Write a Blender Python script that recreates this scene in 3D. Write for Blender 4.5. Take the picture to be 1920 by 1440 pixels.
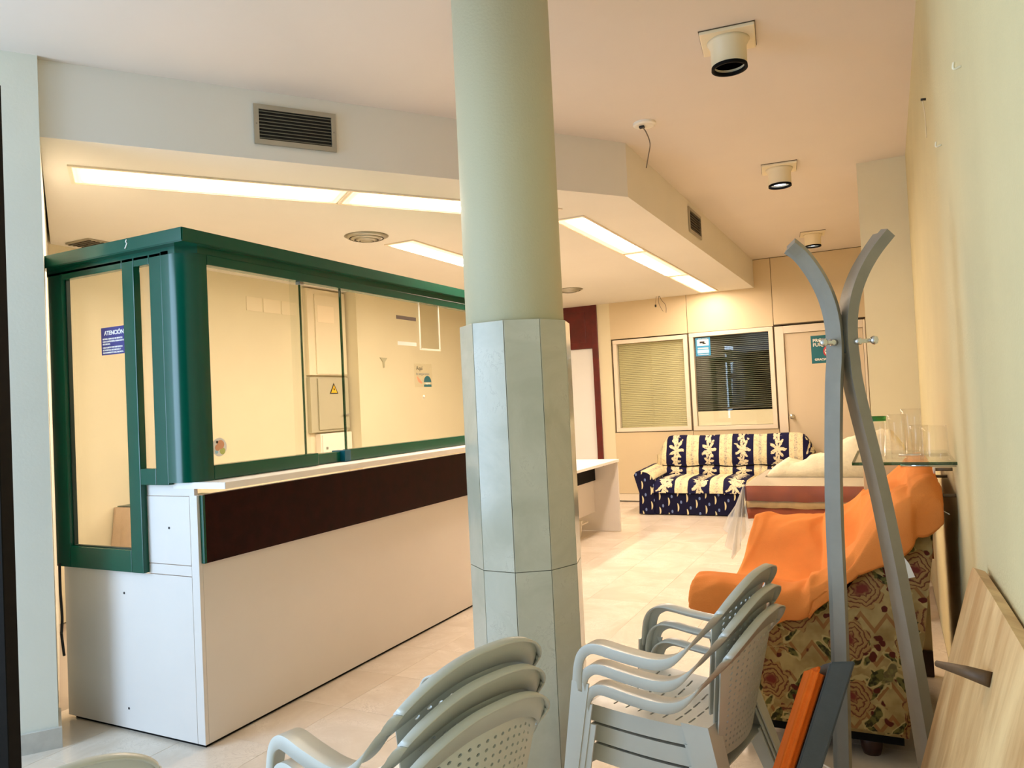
import bpy, bmesh, math, random
from mathutils import Vector, Matrix, noise as mnoise
for o in list(bpy.data.objects): bpy.data.objects.remove(o, do_unlink=True)
SC = bpy.context.scene; COL = SC.collection
random.seed(7)
PI = math.pi
# ------------------------------------------------------------------ camera
cd = bpy.data.cameras.new('camera'); cam = bpy.data.objects.new('camera', cd); COL.objects.link(cam)
cd.sensor_width = 36.0; cd.lens = 1402/1920*36; cd.clip_start = 0.03
def cam_matrix(yaw, pitch, roll):
    y, p, r = (math.radians(a) for a in (yaw, pitch, roll))
    fw = Vector((-math.sin(y)*math.cos(p), math.cos(y)*math.cos(p), math.sin(p)))
    rt0 = Vector((math.cos(y), math.sin(y), 0)); up0 = rt0.cross(fw)
    rt = math.cos(r)*rt0+math.sin(r)*up0; up = -math.sin(r)*rt0+math.cos(r)*up0
    return Matrix((( rt.x, up.x, -fw.x, 0), (rt.y, up.y, -fw.y, 0), (rt.z, up.z, -fw.z, 1.36), (0, 0, 0, 1)))
cam.matrix_world = cam_matrix(26.72, 1.47, -2.753)
SC.camera = cam
# ------------------------------------------------------------------ world, daylight, exposure
w = bpy.data.worlds.new('world'); SC.world = w; w.use_nodes = True
bg = w.node_tree.nodes['Background']; bg.inputs[0].default_value = (0.62, 0.80, 1.0, 1); bg.inputs[1].default_value = 0.4
def area(name, loc, target, sx, sy, power, color):
    l = bpy.data.lights.new(name, 'AREA'); l.shape = 'RECTANGLE'; l.size = sx; l.size_y = sy; l.energy = power; l.color = color
    o = bpy.data.objects.new(name, l); COL.objects.link(o); o.location = loc
    o.rotation_euler = (Vector(target)-Vector(loc)).to_track_quat('-Z', 'Y').to_euler(); return o
DAY = (0.54, 0.74, 1.0)
area('shopfront_daylight', (-4.0, -0.55, 1.45), (-2.0, -0.15, 1.3), 2.4, 2.3, 110, DAY)
area('entrance_daylight', (-2.4, -1.95, 1.45), (-2.4, 2, 1.5), 2.6, 2.3, 5, DAY)
LAMP = 36.0
SC.view_settings.view_transform = 'Standard'; SC.view_settings.look = 'None'
SC.view_settings.gamma = 1.0; SC.view_settings.use_curve_mapping = False
SC.view_settings.exposure = 0.66
SC.cycles.max_bounces = 10; SC.cycles.diffuse_bounces = 6; SC.cycles.transparent_max_bounces = 24
SC.cycles.sample_clamp_indirect = 8.0
# ------------------------------------------------------------------ materials
def lin(c): return tuple(((v/255)/12.92 if v/255 <= .04045 else ((v/255+.055)/1.055)**2.4) for v in c)
class NT:
    def __init__(s, m): s.t = m.node_tree; s.n = s.t.nodes; s.l = s.t.links
    def new(s, ty, **k):
        n = s.n.new(ty)
        for a, v in k.items():
            if a == 'op': n.operation = v
            else: setattr(n, a, v)
        return n
    def link(s, a, b): s.l.new(a, b)
    def val(s, v, sock):
        if hasattr(v, 'links'): s.link(v, sock)
        else: sock.default_value = v
    def math(s, op, a, b=0.0, c=None):
        n = s.new('ShaderNodeMath', op=op); s.val(a, n.inputs[0]); s.val(b, n.inputs[1])
        if c is not None: s.val(c, n.inputs[2])
        return n.outputs[0]
    def mix(s, f, a, b):
        n = s.new('ShaderNodeMix', data_type='RGBA'); s.val(f, n.inputs[0])
        for v, i in ((a, 6), (b, 7)):
            if hasattr(v, 'links'): s.link(v, n.inputs[i])
            else: n.inputs[i].default_value = (*v[:3], 1)
        return n.outputs[2]
    def noise(s, scale, detail=3.0, rough=.5, vec=None, dist=0.0):
        n = s.new('ShaderNodeTexNoise'); n.inputs['Scale'].default_value = scale; n.inputs['Detail'].default_value = detail
        n.inputs['Roughness'].default_value = rough; n.inputs['Distortion'].default_value = dist
        if vec is not None: s.link(vec, n.inputs['Vector'])
        return n
    def step(s, v, lo, hi):
        n = s.new('ShaderNodeMapRange'); n.interpolation_type = 'SMOOTHSTEP'; s.val(v, n.inputs[0])
        n.inputs[1].default_value = lo; n.inputs[2].default_value = hi; return n.outputs[0]
    def coord(s, which='Object'):
        return s.new('ShaderNodeTexCoord').outputs[which]
    def xyz(s, v):
        n = s.new('ShaderNodeSeparateXYZ'); s.link(v, n.inputs[0]); return n.outputs
    def comb(s, x, y, z):
        n = s.new('ShaderNodeCombineXYZ')
        for v, i in zip((x, y, z), n.inputs): s.val(v, i)
        return n.outputs[0]
    def bump(s, h, strength, dist=.01):
        n = s.new('ShaderNodeBump'); n.inputs['Strength'].default_value = strength; n.inputs['Distance'].default_value = dist
        s.link(h, n.inputs['Height']); s.link(n.outputs[0], s.n['Principled BSDF'].inputs['Normal'])
def base_mat(name, rgb=(200, 200, 200), rough=.5, metal=0.0, var=0.0, vscale=3.0, bump=0.0, bscale=60.0, spec=.5, coat=0.0):
    m = bpy.data.materials.new(name); m.use_nodes = True; t = NT(m); b = t.n['Principled BSDF']
    c = lin(rgb); b.inputs['Base Color'].default_value = (*c, 1); b.inputs['Roughness'].default_value = rough
    b.inputs['Metallic'].default_value = metal; b.inputs['Specular IOR Level'].default_value = spec
    b.inputs['Coat Weight'].default_value = coat
    if var:
        n = t.noise(vscale, 4, .6, t.coord())
        f = t.step(n.outputs['Fac'], .3, .7)
        t.link(t.mix(f, tuple(v*(1-var) for v in c), tuple(min(1, v*(1+var*.6)) for v in c)), b.inputs['Base Color'])
    if bump:
        n = t.noise(bscale, 3, .6, t.coord()); t.bump(n.outputs['Fac'], bump)
    return m
M = {}
M['cream'] = base_mat('cream_wall_paint', (225, 216, 186), .75, var=.03, vscale=1.5, bump=.06, bscale=90)
M['cream_rough'] = base_mat('cream_textured_paint', (204, 192, 148), .8, var=.04, vscale=2, bump=.25, bscale=140)
M['pillar'] = base_mat('pale_pillar_paint', (225, 226, 214), .75, var=.02, bump=.06)
M['white'] = base_mat('white_ceiling_paint', (222, 212, 201), .8, var=.02, vscale=1.2, bump=.04)
M['soffit'] = base_mat('white_soffit_paint', (226, 222, 213), .8, var=.02, vscale=1.2, bump=.04)
M['beige'] = base_mat('beige_partition_laminate', (214, 196, 160), .45, var=.02, vscale=2)
M['beige_door'] = base_mat('beige_door_laminate', (212, 196, 168), .45, var=.02, vscale=2)
M['beige_frame'] = base_mat('pale_beige_frame', (226, 214, 194), .4)
M['seam'] = base_mat('dark_joint', (92, 78, 58), .7)
M['redwood'] = base_mat('red_stained_wood', (92, 14, 12), .35, var=.25, vscale=8)
M['door_white'] = base_mat('white_door_panel', (232, 234, 236), .35, var=.01)
M['green'] = base_mat('green_lacquered_metal', (0, 78, 60), .2, var=.06, vscale=3, spec=.45)
M['green_dark'] = base_mat('green_rubber_seal', (14, 42, 34), .5)
M['laminate'] = base_mat('pale_grey_laminate', (226, 220, 214), .38, var=.02, vscale=2)
M['counter_top'] = base_mat('white_counter_laminate', (238, 234, 228), .3, var=.01)
M['darkwood'] = base_mat('dark_wenge_panel', (38, 7, 7), .45, var=.3, vscale=14, spec=.12)
M['black'] = base_mat('matt_black', (10, 9, 8), .7, spec=.15); M['void'] = base_mat('unlit_black', (3, 3, 3), .9, spec=.0)
M['black_door'] = base_mat('dark_brown_door_paint', (20, 16, 11), .65, var=.2, vscale=30, spec=.1)
M['alu'] = base_mat('aged_aluminium', (176, 172, 158), .4, .85, var=.06)
M['alu_dark'] = base_mat('dull_aluminium_slat', (112, 110, 102), .45, .8)
M['steel'] = base_mat('grey_painted_steel', (148, 142, 130), .42, .25, var=.08, vscale=9)
M['chrome'] = base_mat('polished_chrome', (222, 222, 220), .12, 1.0)
M['plastic'] = base_mat('grey_moulded_plastic', (204, 205, 198), .30, var=.03, vscale=6, spec=.55)
M['white_plastic'] = base_mat('white_plastic', (238, 232, 218), .35)
M['cream_plastic'] = base_mat('cream_plastic', (234, 222, 192), .4)
M['grey_paint'] = base_mat('grey_cabinet_paint', (180, 176, 148), .45, var=.02)
M['orange'] = base_mat('orange_throw_fabric', (240, 146, 72), .85, var=.07, vscale=5, bump=.25, bscale=260, spec=.2)
M['orange_pad'] = base_mat('orange_felt', (226, 104, 26), .9, var=.06, vscale=30, bump=.3, bscale=300, spec=.2)
M['charcoal'] = base_mat('charcoal_shell', (66, 70, 72), .5, var=.1, vscale=18, bump=.1)
M['pink_cloth'] = base_mat('dusty_pink_cloth', (206, 178, 150), .9, var=.06, vscale=18, bump=.3, bscale=200, spec=.2)
M['table_cloth'] = base_mat('pale_beige_tablecloth', (222, 202, 172), .7, var=.04, vscale=12, bump=.1, bscale=200, spec=.3)
M['rust'] = base_mat('rust_red_cloth', (164, 86, 58), .8, var=.12, vscale=12, bump=.2, bscale=220, spec=.25)
M['straw'] = base_mat('straw_coloured_rail', (206, 172, 118), .6, var=.15, vscale=14)
M['quilt'] = base_mat('cream_quilted_cotton', (240, 228, 196), .9, var=.06, vscale=22, bump=.5, bscale=45, spec=.2)
M['paper'] = base_mat('white_paper', (240, 238, 232), .7)
M['navy_print'] = base_mat('navy_sign_print', (18, 26, 118), .4)
M['teal_print'] = base_mat('teal_sign_print', (18, 104, 116), .4)
M['blue_print'] = base_mat('light_blue_print', (40, 140, 190), .4)
M['pale_blue'] = base_mat('pale_blue_print', (170, 214, 236), .4)
M['yellow'] = base_mat('warning_yellow', (232, 186, 40), .4)
M['red'] = base_mat('sign_red', (196, 44, 52), .4)
M['ink'] = base_mat('dark_ink', (26, 22, 18), .5)
M['salmon'] = base_mat('salmon_print', (226, 166, 130), .5)
M['lime'] = base_mat('lime_print', (196, 206, 120), .5)
M['rubber'] = base_mat('dark_cable_rubber', (24, 22, 20), .5)
M['brass_wire'] = base_mat('bare_wire_sheath', (120, 104, 86), .5)
M['brown_foot'] = base_mat('dark_brown_wood_foot', (58, 30, 20), .4, var=.2, vscale=20)
M['blind'] = base_mat('olive_blind_fabric', (196, 186, 140), .6)
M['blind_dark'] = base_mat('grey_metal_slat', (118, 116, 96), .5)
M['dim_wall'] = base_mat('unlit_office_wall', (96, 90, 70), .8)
M['cardboard'] = base_mat('shade_tinted_cream_board', (214, 202, 156), .7, var=.04, vscale=4)  # olive tint puts the shade on the cream board into its colour
def glass_mat(name, tint=(.97, .985, .975), base=.035, edge=.55, rough=.01):
    m = bpy.data.materials.new(name); m.use_nodes = True; t = NT(m); t.n.remove(t.n['Principled BSDF'])
    out = t.n['Material Output']; lw = t.new('ShaderNodeLayerWeight'); lw.inputs[0].default_value = .35
    f = t.math('MULTIPLY_ADD', t.math('POWER', lw.outputs['Facing'], 3.0), edge, base)
    tr = t.new('ShaderNodeBsdfTransparent'); tr.inputs[0].default_value = (*tint, 1)
    gl = t.new('ShaderNodeBsdfGlossy'); gl.inputs['Roughness'].default_value = rough
    mx = t.new('ShaderNodeMixShader'); t.link(f, mx.inputs[0]); t.link(tr.outputs[0], mx.inputs[1]); t.link(gl.outputs[0], mx.inputs[2])
    t.link(mx.outputs[0], out.inputs[0]); return m
M['glass'] = glass_mat('clear_window_glass')
M['glass_edge'] = glass_mat('green_glass_edge', (.16, .30, .23), .06)
M['tumbler'] = glass_mat('thin_drinking_glass', (.995, .996, .992), .03, .5)
M['tumbler_green'] = glass_mat('green_rim_glass', (.25, .68, .28), .08, .6)
def film_mat(haze=.13):
    m = glass_mat('clear_plastic_film', (.97, .97, .95), .03, .35, .2); t = NT(m); mx = [n for n in t.n if n.type == 'MIX_SHADER'][0]
    df = t.new('ShaderNodeBsdfDiffuse'); df.inputs[0].default_value = (.85, .83, .78, 1); m2 = t.new('ShaderNodeMixShader'); m2.inputs[0].default_value = haze
    t.link(mx.outputs[0], m2.inputs[1]); t.link(df.outputs[0], m2.inputs[2]); t.link(m2.outputs[0], t.n['Material Output'].inputs[0]); return m
M['plastic_film'] = film_mat(); M['plastic_folds'] = film_mat(.34); M['plastic_flap'] = film_mat(.03)
M['pocket'] = glass_mat('clear_acrylic_pocket', (.94, .94, .92), .08, .5, .1)
def emis_mat(name, rgb, s):
    m = bpy.data.materials.new(name); m.use_nodes = True; t = NT(m); b = t.n['Principled BSDF']
    b.inputs['Base Color'].default_value = (*lin(rgb), 1); b.inputs['Emission Color'].default_value = (*lin(rgb), 1); b.inputs['Emission Strength'].default_value = s
    return m
def lamp_mat(name, strength, off=0.0):
    """prismatic diffuser of a lit fluorescent fitting: bright along the tube, dimmer at its ends and rim (UV)."""
    m = bpy.data.materials.new(name); m.use_nodes = True; t = NT(m); b = t.n['Principled BSDF']
    uv = t.xyz(t.new('ShaderNodeUVMap').outputs[0])
    across = t.math('ABSOLUTE', t.math('SUBTRACT', uv[1], .5+off)); along = t.math('ABSOLUTE', t.math('SUBTRACT', uv[0], .5))
    f = t.math('MULTIPLY', t.math('SUBTRACT', 1.0, t.step(across, .18, .46)), t.math('SUBTRACT', 1.0, t.step(along, .40, .48)))
    ribs = t.math('MULTIPLY_ADD', t.math('SINE', t.math('MULTIPLY', uv[0], 420.0)), .12, .9)
    b.inputs['Base Color'].default_value = (.8, .75, .6, 1)
    t.link(t.mix(f, lin((255, 212, 164)), lin((255, 233, 212))), b.inputs['Emission Color'])
    t.link(t.math('ADD', t.math('MULTIPLY', f, strength), t.math('MULTIPLY', ribs, 0.85)), b.inputs['Emission Strength'])
    return m
M['lamp'] = lamp_mat('lit_fluorescent_diffuser', LAMP); M['lamp_a'] = lamp_mat('lit_diffuser_bright_on_one_side', LAMP*1.1, .2); M['lamp_b'] = lamp_mat('lit_diffuser_bright_on_other_side', LAMP*1.1, -.17)  # louvre reflection put into the glow as an off-centre bright band
M['bulb'] = emis_mat('lit_spot_bulb', (214, 232, 255), 4.0)
def floor_mat():
    m = base_mat('cream_marble', (222, 210, 194), .24); t = NT(m); b = t.n['Principled BSDF']
    g = t.new('ShaderNodeNewGeometry').outputs['Position']; r = t.new('ShaderNodeObjectInfo').outputs['Random']
    off = t.new('ShaderNodeVectorMath', operation='ADD'); t.link(g, off.inputs[0]); t.link(t.comb(t.math('MULTIPLY', r, 40.0), t.math('MULTIPLY', r, 17.0), 0.0), off.inputs[1])
    n1 = t.noise(2.2, 6, .62, off.outputs[0], 1.2); n2 = t.noise(9.0, 8, .7, off.outputs[0], 2.5)
    c = t.mix(t.step(n1.outputs['Fac'], .35, .68), lin((214, 201, 184)), lin((232, 222, 208)))
    vein = t.math('SUBTRACT', 1.0, t.step(t.math('ABSOLUTE', t.math('SUBTRACT', n2.outputs['Fac'], .5)), 0.0, .022))
    msk = t.math('MULTIPLY', t.math('MULTIPLY', vein, t.step(n1.outputs['Fac'], .46, .66)), .45)
    c = t.mix(msk, c, lin((150, 134, 118)))
    t.link(t.mix(t.math('MULTIPLY', r, .16), c, lin((196, 184, 170))), b.inputs['Base Color']); return m
M['floor'] = floor_mat()
M['grout'] = base_mat('floor_grout', (178, 166, 150), .8)
def column_marble():
    m = base_mat('grey_green_marble', (190, 190, 172), .16, spec=.55); t = NT(m); b = t.n['Principled BSDF']
    g = t.new('ShaderNodeNewGeometry').outputs['Position']; r = t.new('ShaderNodeObjectInfo').outputs['Random']
    off = t.new('ShaderNodeVectorMath', operation='ADD'); t.link(g, off.inputs[0]); t.link(t.comb(t.math('MULTIPLY', r, 40.0), 0.0, t.math('MULTIPLY', r, 17.0)), off.inputs[1])
    n1 = t.noise(4.0, 6, .6, off.outputs[0], .8); n2 = t.noise(13.0, 8, .65, off.outputs[0], 1.8)
    c = t.mix(t.step(n1.outputs['Fac'], .3, .7), lin((186, 186, 168)), lin((206, 204, 188)))
    vein = t.math('SUBTRACT', 1.0, t.step(t.math('ABSOLUTE', t.math('SUBTRACT', n2.outputs['Fac'], .5)), 0.0, .02))
    msk = t.math('MULTIPLY', t.math('MULTIPLY', vein, t.step(n1.outputs['Fac'], .54, .68)), .32)
    t.link(t.mix(msk, c, lin((120, 112, 92))), b.inputs['Base Color']); return m
M['marble'] = column_marble()
M['skirting'] = base_mat('grey_marble_skirting', (196, 194, 186), .3, var=.12, vscale=9)
def wood_mat(name, a, bcol, sc=(22, 1.6, 1.6)):
    m = base_mat(name, a, .45); t = NT(m); b = t.n['Principled BSDF']; o = t.xyz(t.coord())
    v = t.comb(t.math('MULTIPLY', o[0], sc[0]), t.math('MULTIPLY', o[1], sc[1]), t.math('MULTIPLY', o[2], sc[2]))
    n = t.noise(1.0, 5, .6, v, .6); n2 = t.noise(7.0, 5, .7, v, .6)
    f = t.math('MULTIPLY_ADD', n2.outputs['Fac'], .35, t.math('MULTIPLY', n.outputs['Fac'], .75))
    t.link(t.mix(t.step(f, .38, .72), lin(a), lin(bcol)), b.inputs['Base Color']); return m
M['plywood'] = wood_mat('worn_plywood', (234, 204, 150), (182, 138, 86), (1.4, 2.4, .45))
M['pine'] = wood_mat('varnished_pine', (176, 116, 54), (128, 74, 30), (30, 30, 2))
def motif(t, u, v, seed):
    """leafy blob mask in a repeating cell: u,v in -1..1"""
    r = t.math('SQRT', t.math('ADD', t.math('MULTIPLY', u, u), t.math('MULTIPLY', v, v)))
    a = t.math('ARCTAN2', v, u)
    pet = t.math('MULTIPLY_ADD', t.math('COSINE', t.math('MULTIPLY', a, seed)), .26, .70)
    return t.math('SUBTRACT', pet, r)
def sofa_mat():
    m = base_mat('navy_cream_striped_damask', (30, 30, 60), .85, spec=.2); t = NT(m); b = t.n['Principled BSDF']
    o = t.xyz(t.coord()); P = .392
    s = t.math('FRACT', t.math('DIVIDE', t.math('ADD', o[0], 8.629), P))          # 0..1 across a stripe pair
    h = t.math('ADD', o[2], t.math('MULTIPLY', o[1], -.9))                          # runs up the back and along the seat
    navy = t.math('MULTIPLY', t.step(s, .0, .012), t.math('SUBTRACT', 1.0, t.step(s, .625, .637)))
    u = t.math('MULTIPLY', t.math('SUBTRACT', s, .315), 3.5)
    hv = t.math('DIVIDE', h, .21)
    v1 = t.math('MULTIPLY', t.math('SUBTRACT', t.math('FRACT', hv), .5), 2.0)
    v2 = t.math('MULTIPLY', t.math('SUBTRACT', t.math('FRACT', t.math('ADD', hv, .5)), .5), 2.6)
    nz = t.noise(24.0, 2, .5, t.coord()); wob = t.math('MULTIPLY', t.math('SUBTRACT', nz.outputs['Fac'], .5), .9)
    m1 = t.math('ADD', motif(t, u, v1, 7.0), wob); m2 = t.math('ADD', motif(t, t.math('MULTIPLY', u, 1.5), v2, 5.0), wob)
    mm = t.math('MAXIMUM', m1, m2)
    flower = t.step(mm, .10, .18)
    line = t.math('SUBTRACT', 1.0, t.step(t.math('ABSOLUTE', t.math('SUBTRACT', nz.outputs['Fac'], .5)), .004, .018))
    flower = t.math('MULTIPLY', flower, t.math('SUBTRACT', 1.0, t.math('MULTIPLY', line, .8)))
    nav = t.mix(flower, lin((24, 24, 62)), lin((226, 214, 182)))
    d = t.math('ABSOLUTE', t.math('SUBTRACT', s, .815)); inner = t.math('SUBTRACT', 1.0, t.step(d, .035, .05))
    sc = t.step(t.noise(30.0, 2, .5, t.coord(), 1.5).outputs['Fac'], .54, .58)
    cr = t.mix(t.math('MULTIPLY', sc, .5), lin((230, 216, 176)), lin((184, 170, 136)))
    cr = t.mix(t.math('MULTIPLY', inner, t.math('MULTIPLY_ADD', sc, .5, .25)), cr, lin((150, 146, 142)))
    t.link(t.mix(navy, cr, nav), b.inputs['Base Color']); t.bump(nz.outputs['Fac'], .2); return m
M['sofa'] = sofa_mat()
def sprig_mat():
    m = base_mat('navy_sprigged_fabric', (18, 18, 48), .85, spec=.2); t = NT(m); b = t.n['Principled BSDF']
    o = t.xyz(t.coord()); X = t.math('DIVIDE', t.math('ADD', t.math('ADD', o[0], o[1]), 20.0), .105)
    row = t.math('FLOOR', X); Z = t.math('ADD', t.math('DIVIDE', o[2], .17), t.math('MULTIPLY', row, .37))
    u = t.math('MULTIPLY', t.math('SUBTRACT', t.math('FRACT', X), .5), 2.0); v = t.math('MULTIPLY', t.math('SUBTRACT', t.math('FRACT', Z), .5), 2.0)
    uu = t.math('ADD', u, t.math('MULTIPLY', t.math('MULTIPLY', v, v), .55))
    e = t.math('ADD', t.math('MULTIPLY', t.math('MULTIPLY', uu, uu), 30.0), t.math('MULTIPLY', t.math('MULTIPLY', v, v), 3.0))
    leaf = t.math('SUBTRACT', 1.0, t.step(e, .75, 1.05))
    u2 = t.math('SUBTRACT', u, .62); v3 = t.math('SUBTRACT', v, .7)
    dot = t.math('SUBTRACT', 1.0, t.step(t.math('ADD', t.math('MULTIPLY', u2, u2), t.math('MULTIPLY', v3, v3)), .03, .06))
    c = t.mix(leaf, lin((18, 18, 48)), lin((214, 204, 164))); t.link(t.mix(dot, c, lin((110, 130, 180))), b.inputs['Base Color']); return m
M['sprig'] = sprig_mat()
def tapestry_mat():
    m = base_mat('floral_tapestry', (160, 138, 84), .9, spec=.15); t = NT(m); b = t.n['Principled BSDF']
    pos = t.coord(); o = t.xyz(pos); hx = t.math('ADD', o[0], t.math('MULTIPLY', o[1], .7))
    v2 = t.comb(hx, 0.0, o[2])
    wn = t.noise(9.0, 3, .6, v2); wv = t.new('ShaderNodeVectorMath', operation='ADD'); t.link(v2, wv.inputs[0])
    sc = t.new('ShaderNodeVectorMath', operation='SCALE'); t.link(wn.outputs['Color'], sc.inputs[0]); sc.inputs['Scale'].default_value = .075; t.link(sc.outputs[0], wv.inputs[1])
    # zigzag ground
    zz = t.math('ABSOLUTE', t.math('SUBTRACT', t.math('FRACT', t.math('DIVIDE', hx, .085)), .5))
    zig = t.math('FRACT', t.math('ADD', t.math('DIVIDE', o[2], .12), zz)); zl = t.math('SUBTRACT', 1.0, t.step(t.math('ABSOLUTE', t.math('SUBTRACT', zig, .5)), .07, .10))
    ground = t.mix(t.math('MULTIPLY', zl, .75), t.mix(t.step(wn.outputs['Fac'], .35, .65), lin((150, 124, 76)), lin((186, 162, 108))), lin((142, 88, 48)))
    # leaves: long ovals lying in two directions
    c = ground
    for rot, sx, sz, thr in ((.75, 27.0, 10.0, .42), (-.65, 24.0, 9.0, .46)):
        mp = t.new('ShaderNodeMapping'); mp.vector_type = 'POINT'; t.link(wv.outputs[0], mp.inputs['Vector']); mp.inputs['Rotation'].default_value = (0, rot, 0)
        sc3 = t.new('ShaderNodeVectorMath', operation='MULTIPLY'); t.link(mp.outputs[0], sc3.inputs[0]); sc3.inputs[1].default_value = (sx, 1, sz)
        vl = t.new('ShaderNodeTexVoronoi'); vl.inputs['Scale'].default_value = 1.0; t.link(sc3.outputs[0], vl.inputs['Vector'])
        cs = t.xyz(vl.outputs['Color']); on = t.step(cs[0], 1-thr-.04, 1-thr)
        rim = t.math('MULTIPLY', on, t.math('SUBTRACT', 1.0, t.step(vl.outputs['Distance'], .50, .54)))
        leaf = t.math('MULTIPLY', on, t.math('SUBTRACT', 1.0, t.step(vl.outputs['Distance'], .38, .44)))
        lc = t.mix(t.step(t.noise(46.0, 2, .5, v2).outputs['Fac'], .42, .58), lin((40, 42, 22)), lin((104, 100, 52)))
        c = t.mix(leaf, t.mix(rim, c, lin((190, 168, 112))), lc)
    # small berries
    vb = t.new('ShaderNodeTexVoronoi'); vb.inputs['Scale'].default_value = 26.0; t.link(wv.outputs[0], vb.inputs['Vector'])
    cb = t.xyz(vb.outputs['Color']); bb = t.math('MULTIPLY', t.step(cb[1], .72, .75), t.math('SUBTRACT', 1.0, t.step(vb.outputs['Distance'], .30, .38)))
    c = t.mix(bb, c, lin((86, 26, 24)))
    # big blossoms with rings of petals
    sc2 = t.new('ShaderNodeVectorMath', operation='SCALE'); t.link(t.noise(16.0, 3, .6, v2).outputs['Color'], sc2.inputs[0]); sc2.inputs['Scale'].default_value = .055
    wv2 = t.new('ShaderNodeVectorMath', operation='ADD'); t.link(v2, wv2.inputs[0]); t.link(sc2.outputs[0], wv2.inputs[1])
    vf = t.new('ShaderNodeTexVoronoi'); vf.inputs['Scale'].default_value = 4.6; vf.inputs['Randomness'].default_value = .7; t.link(wv2.outputs[0], vf.inputs['Vector'])
    pd = t.new('ShaderNodeVectorMath', operation='SUBTRACT'); t.link(wv2.outputs[0], pd.inputs[0]); t.link(vf.outputs['Position'], pd.inputs[1]); q = t.xyz(pd.outputs[0])
    ang = t.math('ARCTAN2', q[2], q[0]); rr = t.math('SQRT', t.math('ADD', t.math('MULTIPLY', q[0], q[0]), t.math('MULTIPLY', q[2], q[2])))
    pet = t.math('MULTIPLY_ADD', t.math('ABSOLUTE', t.math('SINE', t.math('MULTIPLY', ang, 4.0))), .018, .060)
    inside = t.math('SUBTRACT', 1.0, t.step(t.math('DIVIDE', rr, pet), .96, 1.04))
    ringp = t.math('FRACT', t.math('ADD', t.math('DIVIDE', rr, .0165), t.math('MULTIPLY', t.math('ABSOLUTE', t.math('SINE', t.math('MULTIPLY', ang, 2.5))), .6)))
    ring = t.step(ringp, .55, .85)
    fc = t.mix(ring, lin((168, 132, 82)), lin((108, 58, 42)))
    fc = t.mix(t.math('SUBTRACT', 1.0, t.step(rr, .01, .03)), fc, lin((120, 50, 44)))
    c = t.mix(inside, c, fc)
    t.link(t.mix(.16, c, lin((90, 66, 34))), b.inputs['Base Color']); return m
M['tapestry'] = tapestry_mat()
# ------------------------------------------------------------------ geometry helpers
WL = {}                                     # world offset of every root, so that meshes can be written in room metres
def link(name, me, parent=None, kind=None):
    o = bpy.data.objects.new(name, me); COL.objects.link(o)
    if parent is not None: o.parent = parent; WL[o.name] = WL.get(parent.name, Vector())
    if kind: o['kind'] = kind
    return o
def root(name, loc, label, cat, group=None, rz=0.0):
    o = bpy.data.objects.new(name, None); COL.objects.link(o); o.location = loc; o.rotation_euler = (0, 0, rz)
    o.empty_display_size = .1; WL[o.name] = Vector(loc); tag(o, label, cat, group); return o
def tag(o, label, cat, group=None):
    o['label'] = label; o['category'] = cat
    if group: o['group'] = group
    return o
def finish(name, bm, mat, parent=None, kind=None, smooth=False, origin=None, recalc=True):
    if recalc: bmesh.ops.recalc_face_normals(bm, faces=bm.faces)
    off = WL.get(parent.name, Vector()) if parent is not None else (Vector(origin) if origin is not None else Vector())
    if off.length: bmesh.ops.translate(bm, verts=bm.verts, vec=-off)
    me = bpy.data.meshes.new(name); bm.to_mesh(me); bm.free()
    for m in (mat if isinstance(mat, (list, tuple)) else [mat]): me.materials.append(m)
    if smooth:
        for p in me.polygons: p.use_smooth = True
    o = link(name, me, parent, kind)
    if parent is None and origin is not None: o.location = origin; WL[o.name] = Vector(origin)
    return o
def add_box(bm, lo, hi, bevel=0.0, rot=None, mi=0):
    lo, hi = Vector(lo), Vector(hi); c = (lo+hi)/2; d = hi-lo
    r = bmesh.ops.create_cube(bm, size=1.0); vs = r['verts']
    for v in vs: v.co = Vector((v.co.x*d.x, v.co.y*d.y, v.co.z*d.z))
    fs = list({f for v in vs for f in v.link_faces})
    if bevel:
        es = list({e for v in vs for e in v.link_edges})
        rb = bmesh.ops.bevel(bm, geom=es, offset=bevel, segments=2, affect='EDGES', profile=.6)
        vs = list({v for f in rb['faces'] for v in f.verts} | {v for v in vs if v.is_valid}); fs = list({f for v in vs for f in v.link_faces})
    mt = Matrix.Translation(c) @ (rot if rot is not None else Matrix())
    bmesh.ops.transform(bm, matrix=mt, verts=vs)
    for f in fs: f.material_index = mi
    return vs
def box(name, lo, hi, mat, parent=None, bevel=0.0, kind=None, origin=None):
    bm = bmesh.new(); add_box(bm, lo, hi, bevel); return finish(name, bm, mat, parent, kind, origin=origin)
def add_prism(bm, pts, z0, z1, mi=0):
    lo = [bm.verts.new((p[0], p[1], z0)) for p in pts]; hi = [bm.verts.new((p[0], p[1], z1)) for p in pts]; n = len(pts)
    fs = [bm.faces.new(lo[::-1]), bm.faces.new(hi)]
    for i in range(n): fs.append(bm.faces.new((lo[i], lo[(i+1) % n], hi[(i+1) % n], hi[i])))
    for f in fs: f.material_index = mi
    return lo+hi
def prism(name, pts, z0, z1, mat, parent=None, kind=None, bevel=0):
    bm = bmesh.new(); add_prism(bm, pts, z0, z1)
    if bevel: bmesh.ops.bevel(bm, geom=list(bm.edges), offset=bevel, segments=2, affect='EDGES')
    return finish(name, bm, mat, parent, kind)
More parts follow.
